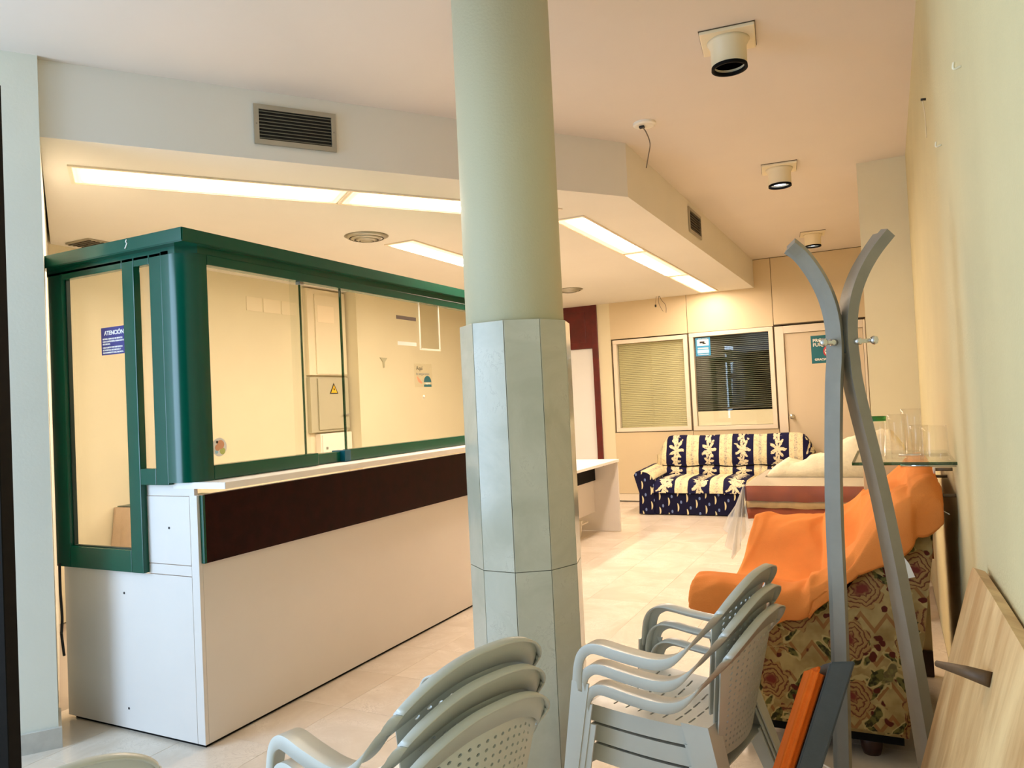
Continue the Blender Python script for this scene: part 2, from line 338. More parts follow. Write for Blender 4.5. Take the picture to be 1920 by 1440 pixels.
def add_extrude(bm, pts, vec, mi=0):
    """closed planar outline pts (3D) swept by vec"""
    a = [bm.verts.new(p) for p in pts]; b = [bm.verts.new(Vector(p)+Vector(vec)) for p in pts]; n = len(pts)
    fs = [bm.faces.new(a[::-1]), bm.faces.new(b)]+[bm.faces.new((a[i], a[(i+1) % n], b[(i+1) % n], b[i])) for i in range(n)]
    for f in fs: f.material_index = mi
    return a+b
def add_tube(bm, pts, r, seg=8, cap=True, square=False, twist=0.0, ref=None):
    pts = [Vector(p) for p in pts]; rings = []; n = len(pts)
    rr = r if isinstance(r, (list, tuple)) else [r]*n
    up = None
    for i, p in enumerate(pts):
        t = (pts[min(i+1, n-1)]-pts[max(i-1, 0)]).normalized()
        if up is None:
            up = Vector(ref) if ref is not None else (Vector((0, 0, 1)) if abs(t.z) < .9 else Vector((1, 0, 0)))
        up = (up-t*up.dot(t)).normalized(); sd = t.cross(up)
        k = 4 if square else seg; ring = []
        for j in range(k):
            a = 2*PI*j/k+(PI/4 if square else 0)+twist
            ring.append(bm.verts.new(p+(up*math.cos(a)+sd*math.sin(a))*rr[i]*(1.414 if square else 1)))
        rings.append(ring)
    k = len(rings[0])
    for a, b in zip(rings, rings[1:]):
        for j in range(k): bm.faces.new((a[j], a[(j+1) % k], b[(j+1) % k], b[j]))
    if cap: bm.faces.new(rings[0][::-1]); bm.faces.new(rings[-1])
def tube(name, pts, r, mat, parent=None, seg=8, smooth=True, **k):
    bm = bmesh.new(); add_tube(bm, pts, r, seg, **k); return finish(name, bm, mat, parent, smooth=smooth)
def add_lathe(bm, prof, c=(0, 0, 0), seg=24, axis='Z', mi=0, close=False):
    rings = []
    for r, z in prof:
        ring = []
        for j in range(seg):
            a = 2*PI*j/seg; x, y = r*math.cos(a), r*math.sin(a)
            p = {'Z': (x, y, z), 'X': (z, x, y), 'Y': (x, z, y)}[axis]
            ring.append(bm.verts.new(Vector(c)+Vector(p)))
        rings.append(ring)
    for a, b in zip(rings, rings[1:]):
        for j in range(seg):
            f = bm.faces.new((a[j], a[(j+1) % seg], b[(j+1) % seg], b[j])); f.material_index = mi
    if not close:
        for r_, e in ((rings[0], 1), (rings[-1], 0)):
            try: f = bm.faces.new(r_[::-1] if e else r_); f.material_index = mi
            except ValueError: pass
def lathe(name, prof, c, mat, parent=None, seg=24, axis='Z', smooth=False, origin=None):
    bm = bmesh.new(); add_lathe(bm, prof, c, seg, axis); o = finish(name, bm, mat, parent, smooth=False, origin=origin)
    if smooth:
        for p in o.data.polygons: p.use_smooth = len(p.vertices) == 4
    return o
def catmull(pts, n=6):
    pts = [Vector(p) for p in pts]; out = []
    for i in range(len(pts)-1):
        p0, p1, p2, p3 = pts[max(i-1, 0)], pts[i], pts[i+1], pts[min(i+2, len(pts)-1)]
        for k in range(n):
            t = k/n; out.append(.5*((2*p1)+(p2-p0)*t+(2*p0-5*p1+4*p2-p3)*t*t+(3*p1-p0-3*p2+p3)*t**3))
    return out+[pts[-1]]
def interp(xs, ys, x):
    if x <= xs[0]: return ys[0]
    for i in range(len(xs)-1):
        if x <= xs[i+1]:
            t = (x-xs[i])/(xs[i+1]-xs[i]); t = t*t*(3-2*t); return ys[i]+(ys[i+1]-ys[i])*t
    return ys[-1]
def crisp(o, a=.6):
    o.data.set_sharp_from_angle(angle=a); return o
def solidify(o, th, offset=-1.0):
    m = o.modifiers.new('thickness', 'SOLIDIFY'); m.thickness = th; m.offset = offset; return o
def subsurf(o, lv=1):
    m = o.modifiers.new('smooth', 'SUBSURF'); m.levels = lv; m.render_levels = lv; return o
def text(name, s, size, mat, parent, origin, ux, uz, align='LEFT', spacing=1.0, ext=.0004, bold=0.0):
    """flat print: lettering as a thin mesh. ux: reading direction, uz: up"""
    c = bpy.data.curves.new(name, 'FONT'); c.body = s; c.size = size; c.align_x = align; c.extrude = ext; c.space_character = spacing; c.offset = bold
    tmp = bpy.data.objects.new('tmp_text', c); COL.objects.link(tmp); dg = bpy.context.evaluated_depsgraph_get()
    me = bpy.data.meshes.new_from_object(tmp.evaluated_get(dg)); bpy.data.objects.remove(tmp)
    ux, uz = Vector(ux).normalized(), Vector(uz).normalized(); un = ux.cross(uz)
    mt = Matrix((( ux.x, uz.x, un.x, 0), (ux.y, uz.y, un.y, 0), (ux.z, uz.z, un.z, 0), (0, 0, 0, 1)))
    me.transform(Matrix.Translation(Vector(origin)-WL.get(parent.name, Vector())) @ mt)
    me.materials.clear(); me.materials.append(mat); me.name = name
    return link(name, me, parent)
# ================================================================== room shell
XR, XL, YB, ZC, ZS = .188, -5.15, 9.447, 2.964, 2.621
DG = Vector((.5904, .8071, 0)); DN = Vector((.8071, -.5904, 0)); P0 = Vector((-3.215, 1.965, 0)); SC0 = Vector((-1.400, 4.530, 0))
floor = box('floor', (-5.4, -2.3, -.12), (.30, 9.6, -.008), M['grout'], kind='structure')
T = .42
bm = bmesh.new(); add_box(bm, (-.2094, -.2094, -.0085), (.2094, .2094, 0), .0012); tile0 = finish('tile', bm, M['floor'], floor)
first = True
for i in range(13):
    for j in range(29):
        cx, cy = XR-.21-i*T, -1.9+.21+j*T
        if cy > YB-.05 or cx < XL+.1: continue
        vis = (cx > -3.75 and cy > .8) and (cx*.893+cy*.45 > -1.05*(-.45*cx+.893*cy)-.6) if True else False
        if not vis and not (i % 1 == 0 and cy < 1.3 and cx > -4.2): continue
        o = tile0 if first else tile0.copy()
        if not first: COL.objects.link(o)
        first = False; o.location = (cx, cy, 0)
box('slab', (-5.15, 3.3, -.03), (-3.594, 9.447, 0), M['floor'], floor)
box('ceiling', (-5.4, -2.3, ZC), (.30, 9.6, ZC+.12), M['white'], kind='structure')
# lowered ceiling over the counter: its front runs on the diagonal, then back along the room
PF = Vector((-3.250, 1.985, 0))
low = prism('trim_1', [(-3.250, 1.985), (-1.400, 4.530), (-1.400, YB), (XL, YB), (XL, 3.20)], ZS, ZC+.02, M['soffit'], kind='structure')
box('wall_right', (XR, -2.2, 0), (XR+.12, 9.6, ZC+.05), M['cream_rough'], kind='structure')
box('trim_2', (-.125, 5.922, 0), (XR+.02, 6.35, ZC+.02), M['cream'], kind='structure')       # pilaster on the right wall
bm = bmesh.new(); add_box(bm, (XL-.12, 3.0, 0), (XL, 9.6, ZC)); finish('wall_left', bm, M['cream'], kind='structure'); box('trim_4', (XL+.001, 6.30, 0), (-4.968, 9.44, ZS-.001), M['cream'], kind='structure')
# pillar at the end of the shop front and the wall running off behind the counter
bm = bmesh.new(); q = P0-DG*1.30; P1 = Vector((-5.2, 3.21, 0))
add_prism(bm, [(P0.x, P0.y), (P1.x, P1.y), (P1.x-.3, P1.y-.4), (q.x, q.y)], 0, ZC+.02)
finish('wall_front', bm, M['pillar'], kind='structure')
bm = bmesh.new(); b0, b1 = P0+DN*.016+DG*.014, q+DN*.016
add_prism(bm, [(b0.x, b0.y), (P0.x-.20, P0.y+.137), (P0.x-.21, P0.y+.10), (P0.x, P0.y), (q.x, q.y), (b1.x, b1.y)], 0, .085)
finish('baseboard_front', bm, M['skirting'], kind='structure')
# shop front behind and to the left of the camera, open to daylight
bm = bmesh.new()
for (a, b) in (((-4.15, -2.15), (-4.05, .95)),):
    add_box(bm, (a[0], a[1], 0), (b[0], b[1], .25)); add_box(bm, (a[0], a[1], 2.65), (b[0], b[1], ZC))
    for y in (-2.1, -.55, .85): add_box(bm, (a[0], y-.05, .2), (b[0], y+.05, 2.7))
add_box(bm, (-4.15, -2.20, 0), (XR+.1, -2.10, .12)); add_box(bm, (-4.15, -2.20, 2.65), (XR+.1, -2.10, ZC)); add_box(bm, (-1.0, -2.20, 0), (XR+.1, -2.10, ZC))
finish('wall_street', bm, M['pillar'], kind='structure')
# ---- back wall: cream strip, red door case, beige partition with two windows and a door
bm = bmesh.new()
add_box(bm, (XL-.1, YB, 0), (-4.62, YB+.1, ZC)); add_box(bm, (-3.436, YB, 0), (-3.262, YB+.1, ZC)); add_box(bm, (-4.7, YB+.0, 2.625), (-3.3, YB+.1, ZC))
wb = finish('wall_back', bm, M['cream'], kind='structure')
def panel(lo, hi, mat=None): return box('panel', (lo[0]+.003, YB, lo[1]+.003), (hi[0]-.003, YB+.05, hi[1]-.003), mat or M['beige'], wb, .002)
box('panel_backing', (-3.262, YB+.045, 0), (-3.24, YB+.06, ZC), M['seam'], wb)
for (x0, x1, z0, z1) in ((-3.265, -3.0, 2.6, ZC), ): pass
bm = bmesh.new()
for (x0, x1, z0, z1) in ((-3.262, XR, 2.14, ZC), (-3.262, -1.2, .0, .905), (-1.21, -1.195, 0, 2.2), (-2.245, -2.225, .8, 2.2), (-.22, XR, 0, 2.2)): add_box(bm, (x0, YB+.012, z0), (x1, YB+.10, z1))
finish('joint_backing', bm, M['seam'], wb)
panel((-3.265, .10), (-2.235, .905)); panel((-2.235, .10), (-1.2, .905))
panel((-3.265, 2.135), (-2.235, 2.625)); panel((-2.235, 2.135), (-1.2, 2.96)); panel((-1.2, 2.15), (XR, 2.96)); panel((-.205, .1), (XR, 2.15))
box('baseboard_back', (-3.262, YB-.012, 0.012), (-1.1, YB+.02, .10), M['beige_frame'], kind='structure')
def window(n, x0, x1, z0, z1, dark):
    f = .052
    bm = bmesh.new()
    for lo, hi in (((x0, z0), (x1, z0+f)), ((x0, z1-f), (x1, z1)), ((x0, z0+f), (x0+f, z1-f)), ((x1-f, z0+f), (x1, z1-f))):
        add_box(bm, (lo[0], YB-.014, lo[1]), (hi[0], YB+.075, hi[1]), .004)
    o = finish('window_%d' % n, bm, M['beige_frame'], kind='structure')
    box('pane', (x0+f-.004, YB+.018, z0+f-.004), (x1-f+.004, YB+.024, z1-f+.004), M['glass'], o)
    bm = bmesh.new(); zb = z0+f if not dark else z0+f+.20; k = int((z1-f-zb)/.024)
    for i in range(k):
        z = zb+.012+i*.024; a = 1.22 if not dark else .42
        add_box(bm, (x0+f+.006, -.0115, -.0006), (x1-f-.006, .0115, .0006))
        vs = list(bm.verts)[-8:]
        bmesh.ops.transform(bm, matrix=Matrix.Translation((0, YB+.055, z)) @ Matrix.Rotation(a, 4, 'X'), verts=vs)
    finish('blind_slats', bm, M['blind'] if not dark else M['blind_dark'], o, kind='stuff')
    bm = bmesh.new()
    for fx in (.12, .5, .88): add_tube(bm, [(x0+fx*(x1-x0), YB+.041, zb), (x0+fx*(x1-x0), YB+.041, z1-f)], .0018, 5)
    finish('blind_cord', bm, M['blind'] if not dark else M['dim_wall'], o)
    return o
win1 = window(1, -3.235, -2.247, .912, 2.122, False); win2 = window(2, -2.222, -1.212, .905, 2.132, True)
# office behind the partition
bm = bmesh.new(); add_box(bm, (-3.3, 11.4, 0), (XR, 11.5, ZC)); add_box(bm, (-3.3, YB+.1, ZC-.3), (XR, 11.5, ZC)); add_box(bm, (-3.38, YB+.1, 0), (-3.28, 11.5, ZC)); add_box(bm, (.1, YB+.1, 0), (.2, 11.5, ZC)); add_box(bm, (-3.3, YB+.1, -.1), (XR, 11.5, 0))
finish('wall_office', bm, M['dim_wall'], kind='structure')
box('trim_3', (-2.165, YB+.03, .962), (-1.27, YB+.20, 1.14), M['cream_plastic'], kind='structure')    # sill unit seen under the raised blind
# red door case with a white leaf
bm = bmesh.new()
add_box(bm, (-3.515, YB-.03, 0), (-3.436, YB+.10, 2.62), .004); add_box(bm, (-4.70, YB-.03, 0), (-4.62, YB+.10, 2.62), .004); add_box(bm, (-4.62, YB-.02, 2.045), (-3.515, YB+.10, 2.62), .003)
d1 = finish('door_1', bm, M['redwood'], kind='structure')
box('leaf', (-4.62, YB+.015, .012), (-3.517, YB+.055, 2.043), M['door_white'], d1, .003)
box('transom_panel', (-4.50, YB-.028, 2.13), (-3.60, YB-.012, 2.54), M['redwood'], d1, .006)
# beige door
bm = bmesh.new()
for lo, hi in (((-1.192, 0), (-1.092, 2.125)), ((-.232, 0), (-.206, 2.125)), ((-1.092, 2.035), (-.232, 2.125))): add_box(bm, (lo[0], YB-.016, lo[1]), (hi[0], YB+.09, hi[1]), .005)
d2 = finish('door_2', bm, M['beige_frame'], kind='structure')
box('leaf', (-1.088, YB+.012, .008), (-.236, YB+.05, 2.031), M['beige_door'], d2, .002)
bm = bmesh.new(); add_lathe(bm, [(.028, .0), (.028, -.008), (.012, -.010), (.010, -.035), (.026, -.045), (.031, -.06), (.026, -.074), (.004, -.078)], (-1.045, YB+.012, 1.045), 20, 'Y')
finish('door_knob', bm, M['chrome'], d2, smooth=True)
# ================================================================== column
cx, cy = -1.151, 2.331
col = root('column', (cx, cy, 0), 'round painted column with ten-sided marble cladding standing in the middle of the room', 'column')
lathe('shaft', [(.170, 1.0), (.170, ZC)], (cx, cy, 0), base_mat('green_cream_column_paint', (200, 196, 166), .6, bump=.1, bscale=120), col, 64, smooth=True)
bm = bmesh.new(); add_lathe(bm, [(.170, 0), (.170, 1.618)], (cx, cy, 0), 10); finish('mortar_core', bm, M['grout'], col)
view = math.atan2(-cy, -cx)                         # direction from column to camera
Rm = .193
for i in range(10):
    a0 = view-math.radians(24.8)*-1+i*2*PI/10; a1 = a0+2*PI/10
    c0, c1 = Vector((math.cos(a0), math.sin(a0), 0)), Vector((math.cos(a1), math.sin(a1), 0))
    for (z0, z1) in ((.0, .815), (.817, 1.63)):
        A, B = c0*Rm, c1*Rm; g = (B-A).normalized()*.0009; A2, B2 = c0*(Rm-.02), c1*(Rm-.02)
        bm = bmesh.new(); add_prism(bm, [(cx+v.x, cy+v.y) for v in (A2+g, A+g, B-g, B2-g)], z0, z1)
        bmesh.ops.bevel(bm, geom=list(bm.edges), offset=.001, segments=1, affect='EDGES'); finish('marble_panel', bm, M['marble'], col)
# ================================================================== counter
XC, YE, YN = -2.585, 2.180, 5.0
ctr = root('service_counter', (XC, YE, 0), 'long pale bank counter with dark wood fascia and white worktop', 'counter')
LM = M['laminate']
box('plinth', (-3.45, YE+.012, 0), (XC-.012, YN-.01, .02), M['black'], ctr)
box('front_panel', (XC-.02, YE+.019, .014), (XC, YN, 1.04), LM, ctr, .0015)
box('end_panel', (-3.485, YE, .014), (-2.631, YE+.019, .700), LM, ctr, .0015, )
box('edge_strip', (-2.629, YE, .014), (XC, YE+.018, 1.04), LM, ctr, .0015)
box('end_rail', (-2.900, YE+.001, .703), (-2.631, YE+.019, .745), LM, ctr, .001)
box('upper_end_panel', (-2.905, YE, .748), (-2.631, YE+.019, 1.035), LM, ctr, .0015)
box('top_strip', (-2.905, YE+.001, 1.037), (-2.60, YE+.019, 1.0845), LM, ctr, .001)
box('back_panel', (-3.47, YE+.02, .02), (-3.45, YN, .7), LM, ctr)
box('fascia', (XC+.001, YE+.024, .757), (XC+.020, YN, 1.040), M['darkwood'], ctr, .001)
box('fascia_cap', (XC+.001, YE+.012, .757), (XC+.021, YE+.023, 1.040), M['green'], ctr, .001)
prism('worktop', [(-2.72, YE-.004), (-2.420, YE+.002), (-2.420, YN+.02), (-2.72, YN+.02)], 1.068, 1.095, M['counter_top'], ctr, bevel=.0015)
box('inner_worktop', (-3.44, YE+.30, .70), (-2.66, YN, .728), M['counter_top'], ctr, .002)
for (x, z) in ((-2.758, .901), (-3.063, .605), (-3.057, .101)): lathe('screw_hole', [(.0055, 0), (.0055, -.0012)], (x, YE, z), M['ink'], ctr, 12, 'Y')
# green glazed screen on the counter
scr = root('teller_screen', (XC, YE, .70), 'green framed glass teller screen with rounded corner post standing on the bank counter', 'screen')
G = M['green']; ZT = 2.128
def frame(name, parts, mat=None, bev=.004):
    bm = bmesh.new()
    for lo, hi in parts: add_box(bm, lo, hi, bev)
    return finish(name, bm, mat or G, scr)
# glazed end facing the entrance (door sized) ; y from YE-.02
y0, y1 = YE-.028, YE+.006
frame('end_frame', [((-3.495, y0, .706), (-3.392, y1, 2.07)), ((-2.968, y0, .706), (-2.892, y1, 2.07)), ((-3.392, y0, .706), (-2.968, y1, .802)), ((-3.392, y0, 2.03), (-2.968, y1, 2.07))])
box('pane', (-3.40, YE-.002, .795), (-2.96, YE+.004, 2.04), M['glass'], scr)
bm = bmesh.new()
for lo, hi in (((-3.394, .800), (-3.384, 2.034)), ((-2.976, .800), (-2.966, 2.034)), ((-3.394, .798), (-2.966, .806))): add_box(bm, (lo[0], YE-.010, lo[1]), (hi[0], YE+.008, hi[1]))
finish('glazing_bead', bm, M['green_dark'], scr)
frame('side_frame', [((-2.792, y0, 1.085), (-2.715, y1, 2.07)), ((-2.892, y0, 1.085), (-2.792, y1, 1.155)), ((-2.892, y0, 2.028), (-2.792, y1, 2.07))])
box('side_pane', (-2.893, YE-.008, 1.15), (-2.788, YE-.003, 2.035), M['glass'], scr)
# rounded corner post
bm = bmesh.new(); pts = [(-2.716, y0), (-2.70, y0-.002)]
rc = .105; ccx, ccy = XC+.02-rc, y0+rc
pts = [(-2.716, y0)]+[(ccx+rc*math.sin(a), ccy-rc*math.cos(a)) for a in [i*PI/2/12 for i in range(13)]]+[(XC+.02, YE+.078), (XC-.03, YE+.078), (-2.716, y1)]
add_prism(bm, pts, 1.095, 2.07); o = finish('corner_post', bm, G, scr)
for p in o.data.polygons: p.use_smooth = abs(p.normal.z) < .5
o.modifiers.new('edges', 'EDGE_SPLIT').split_angle = .6
# header and cornice
prism('header', [(-3.50, y0), (-2.63, y0), (XC+.02, y0+.06), (XC+.02, YN), (XC-.04, YN), (XC-.04, y1), (-3.50, y1)], 2.055, 2.085, G, scr)
prism('cornice', [(-3.515, YE-.075), (XC+.058, YE-.075), (XC+.058, YN+.02), (XC-.08, YN+.02), (XC-.08, YE+.06), (-3.515, YE+.06)], 2.084, 2.142, G, scr, bevel=.004)
bm = bmesh.new(); tube_pts = [(-2.862, YE-.076, 2.135), (-2.868, YE-.0762, 2.125), (-2.860, YE-.0762, 2.118), (-2.868, YE-.0762, 2.105), (-2.874, YE-.0762, 2.098)]
add_tube(bm, tube_pts, .003, 5); finish('paint_chip', bm, M['paper'], scr)
# long side
xf, xb = XC-.03, XC+.022
frame('long_frame', [((xf, YE+.0795, 2.012), (xb, YN, 2.056)), ((xf, YE+.078, 1.097), (xb, 2.905, 1.158)), ((xf, 3.150, 1.097), (xb, YN, 1.158)), ((xf, YN-.07, 1.158), (xb, YN, 2.012))])
frame('hatch_sill', [((xf-.03, 2.907, 1.097), (xb-.022, 3.098, 1.150))])
box('hatch_stop', (xf-.03, 3.100, 1.097), (xb+.006, 3.148, 1.156), base_mat('blue_green_lacquer', (0, 84, 110), .28), scr, .003)
box('sliding_pane', (XC-.012, YE+.078, 1.150), (XC-.006, 2.846, 2.02), M['glass'], scr)
box('sliding_pane_edge', (XC-.013, 2.846, 1.150), (XC-.005, 2.853, 2.016), M['glass_edge'], scr)
box('rear_pane', (XC-.030, 2.80, 1.150), (XC-.024, 2.905, 2.02), M['glass'], scr)
box('fixed_pane', (XC-.004, 3.150, 1.152), (XC+.002, YN-.06, 2.016), M['glass'], scr)
box('fixed_pane_edge', (XC-.006, 3.142, 1.152), (XC+.004, 3.151, 2.016), M['glass_edge'], scr)
bm = bmesh.new(); add_box(bm, (XC-.02, 2.835, 2.0), (XC+.01, 2.862, 2.018), .002); finish('pane_clip', bm, M['steel'], scr)
# ---- stickers and papers on the screen
def plate(name, lo, hi, mat, label, cat, group=None):
    c = (Vector(lo)+Vector(hi))/2; o = box(name, lo, hi, mat, origin=c); tag(o, label, cat, group); return o
ys = YE-.0038
st = plate('notice_sticker', (-3.155, ys, 1.663), (-2.978, ys+.0014, 1.786), M['navy_print'], 'dark blue sticker headed ATENCIÓN on the glass of the green framed end panel', 'sticker')
text('heading', 'ATENCIÓN', .026, M['paper'], st, (-3.066, ys-.0006, 1.752), (1, 0, 0), (0, 0, 1), 'CENTER', bold=.0008)
for i, s in enumerate(['SISTEMA CERRADO DE SERVICIO', 'CON CONTRASEÑA PERMANENTE DE', 'SEGURIDAD.', 'CAJA FUERTE CON DISPOSITIVO', 'DE APERTURA RETARDADA Y', 'PROCEDIMIENTO ELECTRONICO.']):
    text('text_line', s, .0092, M['paper'], st, (-3.145, ys-.0006, 1.731-i*.0115-(.004 if i > 2 else 0)), (1, 0, 0), (0, 0, 1), bold=.0004)
for (x, z, r_) in ((-3.135, 1.815, .011), (-2.998, 1.818, .014)):
    pass
bm = bmesh.new(); add_lathe(bm, [(.040, 0), (.040, .001)], (XC-.0055, 2.312, 1.232), 32, 'X')
rs = finish('round_sticker', bm, M['paper'], origin=(XC-.005, 2.312, 1.232)); tag(rs, 'small round faded sticker low on the glass next to the green corner post', 'sticker')
for (dy, dz, r_, mm) in ((.006, .010, .020, 'salmon'), (-.010, -.002, .014, 'salmon'), (.016, -.018, .015, 'lime'), (-.012, .022, .006, 'ink'), (-.016, -.020, .008, 'pale_blue')):
    lathe('print_spot', [(r_, 0), (r_, .0005)], (XC-.0044+dz*.001, 2.312+dy, 1.232+dz), M[mm], rs, 14, 'X')
xs = XC+.0024
aq = plate('insurance_sticker', (xs, 3.812, 1.487), (xs+.0012, 4.005, 1.632), glass_mat('faint_clear_sticker', (.98, .975, .95), .04, .2, .3), 'clear square sticker reading Aquí te aseguramos with teal half-round emblem', 'sticker')
text('text_line', 'Aquí', .036, M['ink'], aq, (xs+.0016, 3.832, 1.592), (0, 1, 0), (0, 0, 1))
text('text_line', 'te aseguramos', .025, base_mat('grey_ink', (120, 126, 124), .5), aq, (xs+.0016, 3.828, 1.562), (0, 1, 0), (0, 0, 1))
bm = bmesh.new(); add_extrude(bm, [(xs+.0014, 3.952+.042*math.cos(a), 1.517+.040*math.sin(a)) for a in [i*PI/12 for i in range(13)]], (.0006, 0, 0)); add_box(bm, (xs+.0014, 3.910, 1.488), (xs+.002, 3.994, 1.503)); finish('emblem', bm, M['teal_print'], aq)
text('emblem_text', 'seguros', .016, M['paper'], aq, (xs+.0026, 3.952, 1.506), (0, 1, 0), (0, 0, 1), 'CENTER')
bm = bmesh.new(); add_extrude(bm, [(xs+.0014, y, z) for y, z in ((3.832, 1.548), (3.842, 1.555), (3.862, 1.538), (3.895, 1.515), (3.885, 1.505), (3.848, 1.520))], (.0004, 0, 0)); finish('print_hand', bm, M['salmon'], aq)
plate('adhesive_strip', (xs, 3.647, 1.893), (xs+.0015, 3.853, 1.915), base_mat('brown_tape', (70, 52, 38), .5), 'thin dark brown strip stuck across the upper glass of the teller screen', 'strip')
plate('adhesive_strip', (xs, 3.652, 1.738), (xs+.0015, 3.847, 1.760), M['paper'], 'thin white strip stuck on the teller screen glass below the brown one', 'strip')
pk = root('sign_pocket', (xs, 4.0, 1.72), 'empty clear acrylic sign pocket with white edges hung on the teller screen', 'sign holder')
box('sheet', (xs, 3.888, 1.724), (xs+.003, 4.112, 2.012), M['pocket'], pk)
bm = bmesh.new()
for lo, hi in (((3.884, 1.722), (3.892, 2.014)), ((4.108, 1.722), (4.116, 2.014)), ((3.884, 1.718), (4.116, 1.729))): add_box(bm, (xs+.0003, lo[0], lo[1]), (xs+.006, hi[0], hi[1]))
finish('pocket_edge', bm, M['white_plastic'], pk)
lathe('suction_disc', [(.012, 0), (.006, .004), (.003, .006)], (xs, 3.905, 1.425), M['white_plastic'], None, 16, 'X', origin=(xs, 3.905, 1.425)); tag(bpy.data.objects['suction_disc'], 'tiny white disc stuck on the glass under the clear insurance sticker', 'disc')
# ---- things behind the screen, on the left wall
XM = -4.968
mc = root('meter_cabinet', (XL, 5.95, 1.15), 'grey electric meter cabinet with warning triangle on the far left wall behind glass', 'cabinet')
box('cabinet_body', (XL, 5.70, 1.16), (XL+.05, 6.275, 1.715), M['grey_paint'], mc, .003)
box('cabinet_door', (XL+.051, 5.80, 1.185), (XL+.066, 6.262, 1.70), M['grey_paint'], mc, .002)
bm = bmesh.new(); add_extrude(bm, [(XL+.067, 5.965, 1.545), (XL+.067, 6.095, 1.545), (XL+.067, 6.03, 1.655)], (.002, 0, 0)); tr = finish('warning_triangle', bm, M['ink'], mc)
bm = bmesh.new(); add_extrude(bm, [(XL+.0692, 5.983, 1.554), (XL+.0692, 6.077, 1.554), (XL+.0692, 6.03, 1.634)], (.0012, 0, 0)); finish('yellow_field', bm, M['yellow'], tr)
bm = bmesh.new(); add_extrude(bm, [(XL+.0708, 6.036, 1.615), (XL+.0708, 6.016, 1.588), (XL+.0708, 6.030, 1.586), (XL+.0708, 6.020, 1.562), (XL+.0708, 6.046, 1.594), (XL+.0708, 6.032, 1.596)], (.0008, 0, 0)); finish('flash_symbol', bm, M['ink'], tr)
box('lock', (XL+.066, 6.175, 1.56), (XL+.074, 6.20, 1.595), M['steel'], mc, .002)
bm = bmesh.new(); add_tube(bm, [(XL+.085, 6.15, 1.325), (XL+.090, 6.19, 1.322), (XL+.085, 6.235, 1.328)], .009, 8); add_tube(bm, [(XL+.066, 6.19, 1.322), (XL+.088, 6.19, 1.322)], .01, 8); finish('door_handle', bm, M['steel'], mc, smooth=True)
fb = root('fuse_box', (XL, 6.05, .93), 'white fuse box low on the wall under the grey meter cabinet', 'box')
box('box_body', (XL, 5.80, .925), (XL+.07, 6.285, 1.145), M['white_plastic'], fb, .006)
box('box_door', (XL+.071, 5.82, .94), (XL+.080, 6.265, 1.13), M['white_plastic'], fb, .003)
box('box_lock', (XL+.080, 5.865, .985), (XL+.086, 5.89, 1.01), M['steel'], fb, .002)
hb = root('wall_hatch', (XL, 6.0, 1.75), 'tall cream service hatch on the wall above the grey meter cabinet', 'hatch')
box('hatch_panel', (XL, 5.70, 1.735), (XL+.05, 6.275, 2.60), M['cream'], hb, .003)
box('hatch_door', (XL+.051, 5.80, 1.745), (XL+.062, 6.262, 2.55), M['cream'], hb, .002)
box('vent_plate', (XL+.062, 5.83, 2.27), (XL+.066, 6.08, 2.44), M['cream_plastic'], hb, .001)
for i, (a, b_, lab) in enumerate(((4.96, 5.145, 'first'), (5.165, 5.38, 'middle'), (5.40, 5.60, 'last'))):
    o = box('blanking_plate', (XL, a, 2.315), (XL+.006, b_, 2.445), M['cream_plastic'], bevel=.002, origin=(XL, (a+b_)/2, 2.38))
    tag(o, {'first': 'square cream blanking plate nearest the green corner post, high on the wall', 'middle': 'cream blanking plate between two others high on the wall behind glass', 'last': 'cream blanking plate nearest the wall hatch, high behind the glass'}[lab], 'wall plate', 'blanking plates on the far wall')
bk = root('wall_bracket', (XM, 6.73, 1.87), 'small grey metal bracket screwed to the cream wall behind the screen', 'bracket')
bm = bmesh.new(); add_extrude(bm, [(XM, 6.67, 1.93), (XM, 6.80, 1.93), (XM, 6.75, 1.88), (XM, 6.745, 1.82), (XM, 6.725, 1.82), (XM, 6.72, 1.88)], (.012, 0, 0)); finish('bracket_plate', bm, M['grey_paint'], bk)
# covered side table against the far wall
tb = root('covered_table', (-4.9, 4.0, 0), 'small table under a dusty pink cloth and glass sheet seen low through the end glass', 'table')
for x in (-5.10, -4.62):
    for y in (3.66, 4.34): box('leg', (x-.02, y-.02, 0), (x+.02, y+.02, .70), M['brown_foot'], tb)
box('tabletop', (-5.13, 3.63, .70), (-4.59, 4.37, .725), M['pine'], tb)
cl = bmesh.new(); n = 60; ring0, ring1, ring2 = [], [], []
per = []
for i in range(n):
    t = i/n*4; s = int(t); f = t-s; cs = [(-5.14, 3.60), (-4.56, 3.60), (-4.56, 4.40), (-5.14, 4.40)]; a, b_ = Vector((*cs[s], 0)), Vector((*cs[(s+1) % 4], 0)); per.append(a.lerp(b_, f))
ce = Vector((-4.85, 4.0, 0))
for i, p in enumerate(per):
    d = (p-ce).normalized(); ring0.append(cl.verts.new((p.x, p.y, .733)))
    k = .012*math.sin(i*1.9)+.008*math.sin(i*.7)
    q1 = p+d*(.012+k); q1.x = max(q1.x, XL+.004); q2 = p+d*(.03+1.8*k); q2.x = max(q2.x, XL+.004)
    ring1.append(cl.verts.new((q1.x, q1.y, .58))); ring2.append(cl.verts.new((q2.x, q2.y, .40)))
cl.faces.new(ring0)
for A, B in ((ring0, ring1), (ring1, ring2)):
    for i in range(n): cl.faces.new((A[i], A[(i+1) % n], B[(i+1) % n], B[i]))
o = finish('pink_tablecloth', cl, M['pink_cloth'], origin=(-4.85, 4.0, .40), smooth=True); tag(o, 'dusty pink cloth hanging over the small table behind the green framed glass', 'tablecloth')
